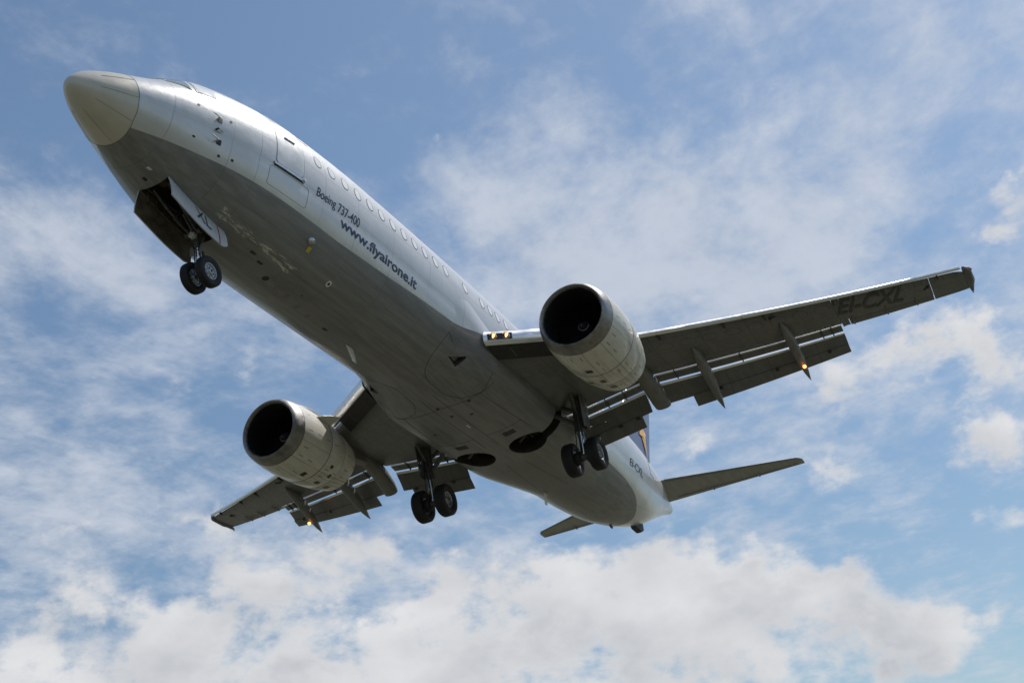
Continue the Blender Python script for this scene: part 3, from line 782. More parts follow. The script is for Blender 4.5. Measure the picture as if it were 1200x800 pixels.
# seams, small vents and stencils on the fairing
def belly_bar(name, pts, wd, mat, z_off=.004, parent=FAIR):
    """narrow band laid on the underside of the fairing along (x, y) points"""
    f = MB(); secs = []
    dense = []
    for (xa, ya), (xb, yb) in zip(pts[:-1], pts[1:]):
        dense += [(xa + (xb - xa) * k / 12, ya + (yb - ya) * k / 12) for k in range(12)]
    dense.append(pts[-1])
    def z_at(x, y):
        r = np.array(fairing_ring(x)); r = r[r[:, 2] < -.95]; r = r[np.argsort(r[:, 1])]
        zf = float(np.interp(y, r[:, 1], r[:, 2]))
        P_ = np.linspace(math.pi / 2, 3 * math.pi / 2, 121); q = fus_pt(x, P_); q = q[np.argsort(q[:, 1])]
        return min(zf, float(np.interp(y, q[:, 1], q[:, 2])))
    for i, (x, y) in enumerate(dense):
        a = dense[max(i - 1, 0)]; b = dense[min(i + 1, len(dense) - 1)]
        d = Vector((b[0] - a[0], b[1] - a[1])).normalized(); nx, ny = -d.y * wd / 2, d.x * wd / 2
        secs.append([(x - nx, y - ny, z_at(x - nx, y - ny) + .004), (x - nx, y - ny, z_at(x - nx, y - ny) - z_off), (x + nx, y + ny, z_at(x + nx, y + ny) - z_off), (x + nx, y + ny, z_at(x + nx, y + ny) + .004)])
    f.grid(secs); return f.build(name, mat, parent)
def arc(cx, cy, rx, ry, a0, a1, n=10): return [(cx + rx * math.cos(R(a0 + (a1 - a0) * k / n)), cy + ry * math.sin(R(a0 + (a1 - a0) * k / n))) for k in range(n + 1)]
for s in (-1, 1):
    belly_bar('panel_seam', [(12.4, s * 1.5)] + [(x, s * y) for x, y in arc(12.9, 1.2, .9, .75, 150, 270)] + [(13.6, s * .48), (14.1, s * .75), (14.3, s * 1.3), (14.1, s * 1.8)], .012, MAT['seal'])
    belly_bar('panel_seam', [(13.4, s * .22), (17.4, s * .22)], .012, MAT['seal'])
    belly_bar('panel_seam', [(14.3, s * 1.25), (17.3, s * 1.42)], .012, MAT['seal'])
    belly_bar('panel_seam', [(19.0, s * .3), (22.0, s * .5)], .010, MAT['seal'])
    belly_bar('air_vent', [(16.95, s * .62), (16.95, s * 1.0)], .26, MAT['seal'], .005)
    belly_bar('panel_seam', [(16.6, s * .22), (16.6, s * 1.4)], .010, MAT['seal'])
belly_bar('panel_seam', [(14.35, -1.7), (14.2, 0), (14.35, 1.7)], .012, MAT['seal'])
belly_bar('stencil', [(15.55, -.10), (15.8, -.10)], .05, MAT['white'], .005)
for x, y in ((14.1, .05), (14.75, -.04), (15.0, -.55), (14.3, -.85), (15.6, 1.0)): belly_bar('drain_hole', [(x, y), (x + .10, y)], .09, MAT['seal'], .006)
belly_bar('scuff', [(12.35, -1.1), (12.75, -1.02)], .05, MAT['fairing'], .005)
# what hangs inside the wheel wells: ribs, hoses, actuators on their walls
for s in (-1, 1):
    f = MB(); c0 = Vector((WELL_X, s * WELL_Y, -1.62))
    for k in range(7):
        a = k * .9; f.box(c0 + Vector((.42 * math.cos(a), .42 * math.sin(a), .0)), (.16, .10, .14), 0, Matrix.Rotation(a, 3, 'Z'))
    for k in range(5):
        y0 = -.5 + .25 * k; f.tube([c0 + Vector((-.5, y0 * .7, -.02)), c0 + Vector((0, y0 * .8, -.12 - .03 * (k % 2))), c0 + Vector((.5, y0 * .7, -.03))], .022)
    f.tube([c0 + Vector((-.2, -.3, -.05)), c0 + Vector((.2, .35, -.22))], .05)
    f.build('wheel_well_fittings', MAT['bay'], FAIR)

# ------------------------------------------------------------------ wings
ZR, TIPZ = -1.25, .87
KF = (TIPZ - ZR - .105 * 12.5) / 156.
def zl(a): b = a - 1.88; return ZR + .105 * b + KF * b * b
def x_sl(a): return 15.82 + .615 * (a - 4.88)                 # slat nose line seen from below
def xle(a):
    return (13.62 + .80 * (a - 1.88)) if a < 4.88 else 16.12 + .615 * (a - 4.88)
def xcove(a): return 18.83 if a < 4.62 else 18.70 + .448 * (a - 5.02)
def xte(a): return 21.40 + .475 * (a - 10.55)
def thick(a): return np.interp(a, [1.2, 1.88, 4.88, 10.5, 14.5], [.92, .86, .56, .30, .17])
def wing_section(a, x0, x1, zshift=0., te_t=None, n=26, close=1.0):
    """closed section between chordwise x0 (nose) and x1 (blunt back)"""
    t = thick(a); z0 = zl(a); full = (xte(a) if a > 10.6 else x1 + .9) - x0
    low, top = [], []
    for k in range(n + 1):
        u = (k / n) ** 1.7; x = x0 + (x1 - x0) * u; c = (x - x0) / full
        e = min(1., math.sqrt(min(1, c / .16)))
        low.append((x, z0 + .36 * t * (1 - e) + .05 * t * (1 - (2 * c - .7) ** 2) * -1 + .03 * t))
        th = 5 * t * (.2969 * math.sqrt(max(c, 0)) - .126 * c - .3516 * c * c + .2843 * c ** 3 - .1015 * c ** 4) * 1.05
        top.append((x, z0 + .36 * t + (th - .36 * t) * (1 if c > .02 else 1) * .98 + .0 * c))
    top[0] = low[0]
    top = [(x, max(z, zlw + .012)) for (x, z), (_, zlw) in zip(top, low)]
    return [(x, z) for x, z in low] + [(x, z) for x, z in top[:0:-1]]

def airfoil(p0, p1, t, n=14, camber=.0):
    """rounded nose at p0, thin at p1, both (x, z)"""
    d = np.array(p1) - np.array(p0); L = np.linalg.norm(d); d /= L; nn = np.array([-d[1], d[0]])
    if nn[1] < 0: nn = -nn
    up, lo = [], []
    for k in range(n + 1):
        u = (1 - math.cos(math.pi * k / n)) / 2
        y = t * (1.4845 * math.sqrt(u) - .63 * u - 1.758 * u * u + 1.4215 * u ** 3 - .5075 * u ** 4) / 1.0
        cb = camber * 4 * u * (1 - u)
        up.append(np.array(p0) + d * L * u + nn * (y * 1.25 + cb + .004)); lo.append(np.array(p0) + d * L * u + nn * (-y * .75 + cb - .004))
    return up + lo[::-1]

def loft(f, s, avals, fn, mi=0, cap=True):
    secs = [[(x, s * a, z) for x, z in fn(a)] for a in avals]
    f.grid(secs, mi, True, cap, cap)

for s in (-1, 1):
    # --- fixed wing: box inboard of the flap end, full chord outboard, cut away for the aileron
    f = MB()
    loft(f, s, np.concatenate([np.linspace(1.3, 4.6, 14), np.linspace(4.72, 10.55, 22)]), lambda a: wing_section(a, xle(a), xcove(a)))
    loft(f, s, np.linspace(10.56, 10.78, 3), lambda a: wing_section(a, xle(a), xte(a)))
    xh = lambda a: xte(a) - .42 * (1 - .06 * (a - 10.7))
    loft(f, s, np.linspace(10.785, 13.34, 10), lambda a: wing_section(a, xle(a), xh(a)))
    def tipsec(a):
        q = max(0., (a - 13.9) / .6); x0 = xle(a) + .30 * q ** 3
        sec = wing_section(a, x0, xte(a)); zm_ = zl(a) + .4 * thick(a); k_ = 1 - .55 * q ** 4
        return [(x, zm_ + (z - zm_) * k_) for x, z in sec]
    loft(f, s, np.linspace(13.35, 14.46, 10), tipsec)
    W = f.build('wing', MAT['wing'], PLANE, angle=40)
    # --- aileron
    f = MB(); loft(f, s, np.linspace(10.80, 13.325, 8), lambda a: airfoil((xh(a) + .02, zl(a) + .045), (xte(a), zl(a) + .012), .035)); f.build('aileron', MAT['flap'], W)
    for a in (10.9, 11.9, 12.8):
        f = MB(); f.tube([(xte(a) - .55, s * a, zl(a) - .02), (xte(a) - .05, s * a, zl(a) - .03)], [.012, .022], n=8); f.build('hinge_fairing', MAT['flap'], W)
    # --- tip lights and their fairing, static discharge stub
    f = MB(); a = 14.45; zt_ = zl(a)
    f.tube([(xle(a) - .06, s * (a - .06), zt_ + .10), (xle(a) + .15, s * (a + .02), zt_ + .10), (xle(a) + .8, s * (a + .05), zt_ + .08), (xte(a) - .2, s * (a + .03), zt_ + .06), (xte(a) + .14, s * (a + .03), zt_ - .02)], [.05, .13, .14, .11, .04])
    f.build('wingtip_fairing', MAT['wing'], W)
    f = MB(); f.tube([(xle(a) + .08, s * (a + .10), zt_ + .10), (xle(a) + .18, s * (a + .14), zt_ + .10), (xle(a) + .32, s * (a + .13), zt_ + .10)], [.02, .045, .02]); f.build('navigation_light', MAT['navr' if s < 0 else 'navg'], W)
    f = MB(); f.tube([(xte(a) + .05, s * (a + .02), zt_), (xte(a) + .17, s * (a + .03), zt_ - .08)], [.04, .02]); f.build('tail_light', MAT['glass_clear'], W)
    # --- slats, drooped ahead of the fixed nose
    for a0, a1 in ((5.35, 8.16), (8.18, 11.18), (11.20, 14.30)):
        f = MB()
        def slat(a):
            k = .34 + .30 * (14.3 - a) / 9.; t = thick(a); x0 = x_sl(a) + .12; z0 = zl(a) + .10
            outer = [(x0 + k * .95, z0 + .30 * t + .05), (x0 + k * .55, z0 + .30 * t + .03), (x0 + k * .22, z0 + .22 * t), (x0 + .05 * k, z0 + .11 * t), (x0, z0 - .02), (x0 + .03 * k, z0 - .045), (x0 + .10 * k, z0 - .066), (x0 + .20 * k, z0 - .070)]
            inner = [(x0 + .20 * k, z0 - .056), (x0 + .18 * k, z0 - .02), (x0 + .30 * k, z0 + .10 * t), (x0 + .6 * k, z0 + .26 * t + .01)]
            return outer + inner
        loft(f, s, np.linspace(a0, a1, 8), slat); f.build('slat', MAT['slat'], W, angle=50)
    for a in (5.9, 7.6, 8.7, 10.6, 11.8, 13.6):
        f = MB(); f.box((x_sl(a) + .42, s * a, zl(a) + .05), (.34, .05, .07)); f.build('slat_track', MAT['seal'], W, smooth=False)
    # --- leading edge flap inboard of the engine: bull nose panel with a dark block behind it painting in the gap's shade
    f = MB()
    def krug(a):
        x0 = 13.30 + .80 * (a - 1.88) - .02; z0 = zl(a) + .30; k = .34
        return [(x0 + .30, z0 + .30), (x0 + .12, z0 + .27), (x0, z0 + .16), (x0 - .03, z0 + .02), (x0 + .0, z0 - .10), (x0 + .10, z0 - .17), (x0 + .24, z0 - .15),
                (x0 + .22, z0 - .10), (x0 + .10, z0 - .02), (x0 + .10, z0 + .12), (x0 + .2, z0 + .22)]
    loft(f, s, np.linspace(1.98, 4.35, 8), krug); KR = f.build('krueger_flap', MAT['slat'], W, angle=50)
    f = MB()
    def gapsec(a):
        x0 = 13.42 + .80 * (a - 1.88); z0 = zl(a)
        return [(x0, z0 + .12), (x0 + .62, z0 - .035), (x0 + .66, z0 + .06), (x0 + .1, z0 + .3)]
    loft(f, s, np.linspace(2.0, 3.9, 6), gapsec); f.build('flap_gap_shade', MAT['dark'], W, smooth=False)
    for a in (2.45, 3.3):
        f = MB(); f.tube([(13.55 + .8 * (a - 1.88), s * a, zl(a) + .12), (13.95 + .8 * (a - 1.88), s * a, zl(a) + .02)], .035); f.build('krueger_arm', MAT['gear'], W)
    # root lamps on the inboard nose, before a dark raised plate painting a recess's shade
    if s < 0:
        kx = lambda q: 13.27 + .80 * (q - 1.88); rz = lambda q: zl(q) + .34
        f = MB(); f.add([(kx(q) + d, s * q, rz(q) + e) for q in (2.08, 2.63) for d, e in ((-.022, -.095), (-.022, .095), (.05, .095), (.05, -.095))], [(0, 1, 5, 4), (1, 2, 6, 5), (3, 0, 4, 7), (0, 3, 2, 1), (4, 5, 6, 7)])
        f.build('recess_shade_plate', MAT['seal'], W, smooth=False)
        for a in (2.21, 2.50):
            f = MB(); f.lathe([(.02, .10), (-.085, .10), (-.085, .088), (-.03, .080)], (kx(a), s * a, rz(a)), 'X', 24); f.build('lamp_housing', MAT['bare'], W)
            f = MB(); f.lathe([(-.045, 0), (-.042, .045), (-.03, .082)], (kx(a), s * a, rz(a)), 'X', 20); f.build('landing_light', MAT['lampw'], W)
    # --- trailing edge flaps: fore flap, mid flap and aft flap, each a surface of its own
    def flap_pts(a):
        xc, z = xcove(a), zl(a)
        if a < 4.6: dx, dz, k = 1.16, -.88, 1.
        else:
            k = np.interp(a, [4.9, 10.55], [1.2, .92]); dx = np.interp(a, [4.9, 10.55], [1.42, 1.02]); dz = np.interp(a, [4.9, 10.55], [-.80, -.50])
        fl, fe = (xc + .115, z + .045), (xc + .115 + .28 * k, z - .06)
        ml, me_ = (fe[0] + .05, z - .095), (xc + dx * .76, z + dz * .70)
        al, ae = (xc + dx * .72, z + dz * .60 - .06), (xc + dx, z + dz)
        return fl, fe, ml, me_, al, ae, k
    for nm, spans in (('inboard', [(1.98, 4.50)]), ('outboard', [(5.03, 10.50)])):
        for a0, a1 in spans:
            av = np.linspace(a0, a1, 12)
            f = MB(); loft(f, s, av, lambda a: airfoil(*flap_pts(a)[0:2], .046 * flap_pts(a)[6])); f.build('fore_flap', MAT['flap'], W, angle=60)
            f = MB(); loft(f, s, av, lambda a: airfoil(*flap_pts(a)[2:4], .070 * flap_pts(a)[6], camber=.03)); f.build('mid_flap', MAT['flap'], W, angle=60)
            av = np.linspace(a0 + (.05 if a0 > 5 else 0), a1 - (.0 if a0 > 5 else .35), 12) if a0 < 5 else np.linspace(a0 + .75, a1, 12)
            f = MB(); loft(f, s, av, lambda a: airfoil(*flap_pts(a)[4:6], .030 * flap_pts(a)[6])); f.build('aft_flap', MAT['flap'], W, angle=60)
            # polished nose strips
            for i0, t_, n_ in ((0, .046, 'fore_flap_nose'), (2, .070, 'mid_flap_nose')):
                f = MB()
                def nose(a):
                    q = airfoil(*flap_pts(a)[i0:i0 + 2], t_ * flap_pts(a)[6], camber=.03 if i0 else 0.); d_ = .004
                    pts = q[6::-1] + q[:-5:-1][:4]
                    c_ = np.mean(q, 0)
                    out = [p + (p - c_) / np.linalg.norm(p - c_) * d_ for p in pts]
                    return [tuple(p) for p in out] + [tuple(p) for p in pts[::-1]]
                loft(f, s, np.linspace(a0, a1, 12), nose); f.build(n_, MAT['slat'], W, angle=60)
    for a in (2.5, 3.3, 3.9, 5.6, 7.5, 9.9, 10.2):
        fl, fe, ml, me_, al, ae, k = flap_pts(a)
        f = MB(); f.box((xcove(a) + .22, s * a, zl(a) - .03), (.42, .03, .06), 0, Matrix.Rotation(.35, 3, 'Y')); f.build('flap_link', MAT['gear'], W, smooth=False)
    for a in (2.6, 3.4, 4.0, 6.6, 8.3, 9.9):
        fl, fe, ml, me_, al, ae, k = flap_pts(a); f = MB(); f.box(((me_[0] + al[0]) / 2, s * a, (me_[1] + al[1]) / 2 - .03), (.09, .13, .03), 0, Matrix.Rotation(.6, 3, 'Y')); f.build('flap_bracket', MAT['seal'], W, smooth=False)
    # --- flap track canoes: fixed nose under the wing, tail drooped with the flap
    def canoe(name, pts, wds, hts, lab=None):
        f = MB(); secs = []
        for (x, a, z), w_, h in zip(pts, wds, hts):
            ring = []
            for t in np.linspace(0, 2 * math.pi, 21)[:-1]:
                cy, cz = math.sin(t), math.cos(t); ring.append((x, s * (a + w_ * math.copysign(abs(cy) ** .8, cy)), z + h * math.copysign(abs(cz) ** .8, cz)))
            secs.append(ring)
        f.grid(secs, 0, True, True, True)
        return f.build(name, MAT['fairing'], W, angle=50)
    def track(a, xf, xt, zt, w=.155, h=.23):
        xs = np.array([0, .06, .16, .34, .52, .70, .85, .95, 1.0]); x = xf + (xt - xf) * xs
        zf = zl(a) + .02
        zz = zf + (zt - zf) * np.interp(xs, [0, .3, .5, 1], [0, .14, .36, 1]) - .02
        return canoe('flap_track_fairing', [(xx, a + .12 * (q - .1) if a > 8 else a, z_) for xx, q, z_ in zip(x, xs, zz)], w * np.array([.06, .40, .75, 1, 1.02, .86, .55, .22, .04]), h * np.array([.05, .45, .8, 1.05, 1.1, .9, .58, .28, .05]))
    track(6.50, 18.15, 20.75, zl(6.5) - 1.02)
    F2 = track(9.02, 19.25, 21.68, zl(9.02) - .96, .14, .20)
    f = MB(); f.lathe([(-.025, 0), (-.018, .03), (.0, .050), (.05, .055)], (20.86, s * 9.15, zl(9.1) - .86), 'X', 20); f.build('landing_light', MAT['lampo'], W)
    canoe('flap_track_fairing', [(17.2, 4.80, zl(4.8) + .02), (17.7, 4.81, zl(4.8) - .03), (18.4, 4.83, zl(4.8) - .11), (18.9, 4.86, zl(4.8) - .25), (19.35, 4.89, zl(4.8) - .48), (19.56, 4.91, zl(4.8) - .61), (19.60, 4.91, zl(4.8) - .63)],
          [.03, .18, .24, .26, .27, .26, .23], [.03, .14, .24, .27, .22, .15, .10])
    # --- registration under the port wing
    if s < 0:
        def fn(u, v):
            A, B_, C_, D_ = np.array([20.52, 10.56]), np.array([21.72, 12.44]), np.array([20.98, 12.74]), np.array([19.74, 10.84])
            p = (A * (1 - u) + B_ * u) * (1 - v) + (D_ * (1 - u) + C_ * u) * v
            sec = wing_section(p[1], xle(p[1]), xh(p[1])); lowx = [q[0] for q in sec[:27]]; lowz = [q[1] for q in sec[:27]]
            return Vector((p[0], -p[1], np.interp(p[0], lowx, lowz) - .016))
        lay('registration_lettering', text_mesh('EI-CXL', .02), fn, MAT['faded'], W, 4)
    # small scoop and fuel vents under the wing
    for a, x in ((8.9, 18.75), (13.2, 21.7)):
        f = MB(); f.box((x, s * a, zl(a) - .015), (.07, .22, .035), 0, Matrix.Rotation(-.5 * s * -1, 3, 'Z')); f.build('fuel_vent', MAT['seal'], W, smooth=False)

    # ---------------------------------------------------------------- engines
    EC = Vector((12.68, -4.84, -1.57) if s < 0 else (12.73, 4.84, -1.73)); ES = 1.055
    def sq(p):                                     # the flattened underside and slightly full cheeks
        p = Vector((p.x * 1.05, p.y * ES, p.z * ES)); z = p.z; y = p.y
        r = math.hypot(y, z); k = max(0., min(1., (r - .6) / .3)) * (1 if p.x > -.5 else 1)
        if z < 0: z *= 1 - .045 * k; y *= 1 + .03 * k * min(1, -z)
        return Vector((p.x, y, z - .02 * max(0, p.x)))
    LIP = [(.36, .965), (.22, .945), (.10, .912), (.03, .875), (0, .835), (.03, .795), (.10, .770), (.22, .752), (.40, .745)]
    f = MB(); f.lathe(LIP, EC, 'X', 64, mis=[0, 0, 0, 0, 0, 0, 1, 1], sq=sq)
    COWL = [(.36, .965), (.363, .960), (.366, .965), (.7, 1.005), (1.1, 1.02), (1.6, 1.01), (1.61, 1.002), (1.62, 1.010), (2.0, .985), (2.36, .945), (2.37, .938), (2.38, .944), (2.8, .86), (3.12, .775), (3.12, .745), (2.6, .74)]
    g = MB(); g.lathe(COWL, EC, 'X', 96, sq=sq, uvf=True)
    ENG = g.build('engine', MAT['cowl'], PLANE, angle=45, uvname='skin')
    f.build('inlet_lip', [MAT['lip'], MAT['liner']], ENG, angle=60)
    f = MB(); f.lathe([(.40, .745), (.6, .748), (.95, .765), (1.15, .765), (1.15, .02)], EC, 'X', 64, mis=[0, 0, 0, 1], sq=sq); f.build('inlet_duct', [MAT['liner'], MAT['dark']], ENG, angle=40)
    f = MB()
    for k in range(38):
        th = 2 * math.pi * k / 38; secs = []
        for r in (.22, .45, .755):
            tw = .5 + .5 * r; c_, s_ = math.cos(th), math.sin(th); rad = Vector((0, s_, c_)); tan = Vector((0, c_, -s_))
            ch = .12 + .05 * r; d1 = (Vector((1, 0, 0)) * math.cos(tw) + tan * math.sin(tw)) * ch
            p = EC + Vector((.95, 0, 0)) + rad * r
            secs.append([p - d1 * .5, p + Vector((.008, 0, 0)), p + d1 * .5])
        f.grid(secs)
    f.build('fan', MAT['fan'], ENG, fixn=False)
    f = MB(); f.lathe([(.62, 0), (.66, .06), (.78, .15), (.93, .23), (1.0, .24)], EC, 'X', 32); f.build('spinner', MAT['liner'], ENG)
    f = MB(); secs = []                            # white swirl on the spinner
    for t in np.linspace(0, 1, 14):
        r = .07 + .09 * t; th = 1.3 + 3.6 * t; x = np.interp(r, [0, .06, .15, .23], [.62, .66, .78, .93]) - .006; wv = .012 + .012 * t
        secs.append([EC + Vector((x, (r - wv) * math.sin(th), (r - wv) * math.cos(th))), EC + Vector((x + .01, (r + wv) * math.sin(th), (r + wv) * math.cos(th)))])
    f.grid(secs); f.build('spinner_mark', MAT['fairing'], ENG, fixn=False)
    f = MB(); f.lathe([(2.6, .62), (3.1, .58), (3.45, .48), (3.6, .44), (3.6, .41), (3.2, .42)], EC + Vector((0, 0, -.05)), 'X', 48); f.build('exhaust_nozzle', MAT['soot'], ENG)
    f = MB(); f.lathe([(3.2, .26), (3.5, .23), (3.9, .10), (4.0, .03), (4.0, 0)], EC + Vector((0, 0, -.05)), 'X', 32); f.build('exhaust_plug', MAT['soot'], ENG)
    # strake on the inboard shoulder of the cowl
    f = MB(); th = R(-62) * s; rad = Vector((0, math.sin(th), math.cos(th))); secs = []
    tan = Vector((0, math.cos(th), -math.sin(th)))
    for x, h in ((1.05, .0), (1.25, .16), (1.5, .30), (1.80, .40), (1.84, .38)):
        r = np.interp(x, [.7, 1.1, 1.6, 2.0], [1.055, 1.07, 1.06, 1.035]) - .03
        b = EC + Vector((x, 0, 0)) + rad * r; secs.append([b - tan * .018, b + rad * h - tan * .008 + Vector((.08 * h, 0, 0)), b + rad * h + tan * .008 + Vector((.08 * h, 0, 0)), b + tan * .018])
    f.grid(secs, 0, True, True, True); f.build('strake', MAT['cowl'], ENG, smooth=False)
    # fluid drain and inspection panels under the cowl
    for x, th, dx, dt in ((1.3, 168, .16, 5), (2.05, 172, .20, 4), (2.15, 150, .12, 4), (2.62, 176, .22, 5), (1.95, 134, .12, 3)):
        f = MB(); r = np.interp(x, [p[0] for p in COWL[:13]], [p[1] for p in COWL[:13]]); vs = []
        for q in (-1, 1):
            for q2 in (-1, 1):
                t2 = R(th + q2 * dt) * -s; rr = np.interp(x + q * dx / 2, [p[0] for p in COWL[:13]], [p[1] for p in COWL[:13]])
                vs.append(EC + sq(Vector((x + q * dx / 2, rr * math.sin(t2), rr * math.cos(t2)))) * 1.0 + Vector((0, math.sin(t2), math.cos(t2))) * .008)
        f.add(vs, [(0, 1, 3, 2)]); f.build('access_panel', MAT['soot'] if x > 2 else MAT['seal'], ENG)
    # pylon
    f = MB(); secs = []
    for x, w_, zb, zt_ in ((13.75, .02, -.60, -.52), (14.1, .14, -.70, -.40), (14.8, .20, -.80, -.32), (15.6, .22, -1.0, -.42), (16.3, .22, -1.32, -.62), (17.0, .21, -1.30, -.8), (17.9, .16, -1.12, -.85), (18.6, .06, -.98, -.88)):
        secs.append([(x, s * 4.84 + w_ * q, z_) for q, z_ in ((-.6, zt_), (-1, zt_ - .08), (-1, (zb + zt_) / 2), (-1, zb + .05), (-.6, zb), (.6, zb), (1, zb + .05), (1, (zb + zt_) / 2), (1, zt_ - .08), (.6, zt_))])
    f.grid(secs, 0, True, True, True); PY = f.build('engine_pylon', MAT['cowl'] if False else MAT['fairing'], PLANE, angle=50)

    # ---------------------------------------------------------------- main landing gear
    GX, GY, GZ = 18.20, 2.60, -3.02
    top = Vector((18.05, s * 2.66, -.95)); hub = Vector((GX, s * GY, GZ))
    f = MB()
    mid = top.lerp(hub, .62)
    f.tube([top, top.lerp(hub, .15), mid, mid], [.19, .165, .15, .13], 0, 18)
    f.tube([mid, hub + Vector((0, 0, .06))], .10, 1, 18)
    f.tube([hub + Vector((0, -.55, 0)), hub + Vector((0, .55, 0))], .075, 0, 16)
    f.lathe([(-.14, .10), (-.10, .12), (.10, .12), (.14, .10)], hub, 'Y', 18)
    GEAR = f.build('main_landing_gear', [MAT['gear'], MAT['chrome']], PLANE, angle=40)
    def gp(name, pts, r, m='gear'):
        f = MB(); f.tube(pts, r, 0, 12); return f.build(name, MAT[m], GEAR)
    gp('side_strut', [top.lerp(hub, .50) + Vector((0, -s * .08, 0)), Vector((18.0, s * 1.95, -1.52)), Vector((17.98, s * 1.55, -1.36))], [.07, .075, .06])
    gp('drag_strut', [top.lerp(hub, .40), Vector((17.45, s * 2.7, -1.02))], [.06, .05])
    gp('torsion_link', [mid + Vector((.13, 0, 0)), mid.lerp(hub, .55) + Vector((.34, 0, 0)), hub + Vector((.13, 0, .10))], [.05, .04, .045])
    gp('actuator', [top.lerp(hub, .28) + Vector((.02, -s * .1, 0)), Vector((18.25, s * 2.0, -1.12))], [.06, .075])
    gp('uplock_arm', [top.lerp(hub, .55) + Vector((.05, s * .05, 0)), top.lerp(hub, .5) + Vector((.5, s * .25, .02)), top.lerp(hub, .44) + Vector((.95, s * .55, .14))], [.035, .03, .02], 'seal')
    for k in range(3):
        gp('brake_hose', [top.lerp(hub, .25) + Vector((-.13, .05 * (k - 1), 0)), top.lerp(hub, .5) + Vector((-.20, .09 * (k - 1), 0)), top.lerp(hub, .78) + Vector((-.16, .12 * (k - 1), .02)), hub + Vector((-.14, .2 * (k - 1), .12))], .016, 'hyd')
    # door carried by the strut on its outboard side
    f = MB(); secs = []
    for t in (0, .25, .5, .75, 1):
        c_ = top.lerp(hub, .06 + .52 * t) + Vector((0, s * .21, 0)); w_ = .30 - .06 * t
        secs.append([c_ + Vector((x * w_, s * (y + .03 * (1 - x * x)), 0)) for x, y in ((-1, 0), (-.5, 0), (0, 0), (.5, 0), (1, 0), (1, .022), (.5, .022), (0, .022), (-.5, .022), (-1, .022))])
    f.grid(secs, 0, True, True, True); f.build('gear_door', MAT['wing'], GEAR, angle=40)
    def wheel(c, rad, wid, out, parent, hubr):
        w_ = wid / 2
        prof = [(-w_ * .62, hubr), (-w_ * .80, hubr * 1.12), (-w_ * .98, rad * .80), (-w_ * .92, rad * .92), (-w_ * .70, rad * .985)]
        tread = []
        for g_ in (-.42, -.14, .14, .42):
            tread += [(w_ * (g_ - .035), rad), (w_ * (g_ - .03), rad * .982), (w_ * (g_ + .03), rad * .982), (w_ * (g_ + .035), rad)]
        prof = prof + tread + [(-a_, r_) for a_, r_ in prof[::-1]]
        f = MB(); f.lathe(prof, c, 'Y', 56); f.build('tyre', MAT['tyre'], parent, angle=50)
        f = MB()
        for q in (-1, 1):
            f.lathe([(q * w_ * .62, hubr * 1.02), (q * w_ * .66, hubr * .96), (q * w_ * .60, hubr * .88), (q * w_ * .34, hubr * .80), (q * w_ * .30, hubr * .52), (q * w_ * .46, hubr * .40), (q * w_ * .74, hubr * .30), (q * w_ * .80, hubr * .20), (q * w_ * .78, 0)], c, 'Y', 40)
            for k in range(8):
                th = 2 * math.pi * k / 8
                f.lathe([(q * w_ * .30, .0), (q * w_ * .355, hubr * .09), (q * w_ * .33, hubr * .11)], Vector(c) + Vector((hubr * .64 * math.cos(th), 0, hubr * .64 * math.sin(th))), 'Y', 12, 1)
            f.lathe([(q * w_ * .81, hubr * .16), (q * w_ * .82, hubr * .1), (q * w_ * .82, 0)], c, 'Y', 20, 1)
        f.build('wheel_rim', [MAT['hub'], MAT['dark']], parent, angle=35)
    for d in (-.40, .40): wheel((GX, s * GY + d, GZ), .515, .37, d, GEAR, .255)
    # brake packs between the wheels
    for d in (-.19, .19):
        f = MB(); f.lathe([(-.09, .0), (-.09, .20), (.09, .20), (.09, 0)], hub + Vector((0, d, 0)), 'Y', 24); f.build('brake_pack', MAT['seal'], GEAR)

    # ---------------------------------------------------------------- horizontal stabilizer
    def sx0(a): return 31.29 + .660 * (a - 1.03)
    def sx1(a): return 33.60 + .315 * (a - .38)
    f = MB()
    def ssec(a):
        z_ = .78 + .123 * a; q = max(0, (a - 5.9) / .28); t = .055 * (sx1(a) - sx0(a)) * (1 - .6 * q ** 3)
        return airfoil((sx0(a) + .25 * q ** 3, z_ + .02), (sx1(a) - .42 * (1 - .09 * a), z_ + .015), t * .95) if False else airfoil((sx0(a) + .25 * q ** 3, z_ + .02), (sx1(a), z_), t)
    loft(f, s, np.concatenate([np.linspace(.35, 5.9, 12), np.linspace(5.95, 6.18, 5)]), ssec)
    ST = f.build('horizontal_stabilizer', MAT['stab'], PLANE, angle=50)
    f = MB(); secs = []
    for a in np.linspace(1.0, 5.95, 12):
        z_ = .78 + .123 * a; p = [sx1(a) - .50 * (1 - .09 * a) + d for d in (0, .016)]
        secs.append([(p[0], s * a, z_ - .045), (p[0], s * a, z_ - .062), (p[1], s * a, z_ - .062), (p[1], s * a, z_ - .045)])
    f.grid(secs, 0, True, True, True); f.build('elevator_seam', MAT['seal'], ST)
    for a in (2.4, 4.3):
        f = MB(); f.box((sx1(a) - .25, s * a, .78 + .123 * a - .03), (.42, .05, .06)); f.build('elevator_hinge', MAT['stab'], ST, smooth=False)
    f = MB(); loft(f, s, np.linspace(1.1, 6.0, 8), lambda a: airfoil((sx0(a) - .008, .80 + .123 * a), (sx0(a) + .30, .795 + .123 * a), .062 * (sx1(a) - sx0(a)) * .62)); f.build('stabilizer_nose', MAT['slat'] if False else MAT['fairing'], ST, angle=50)

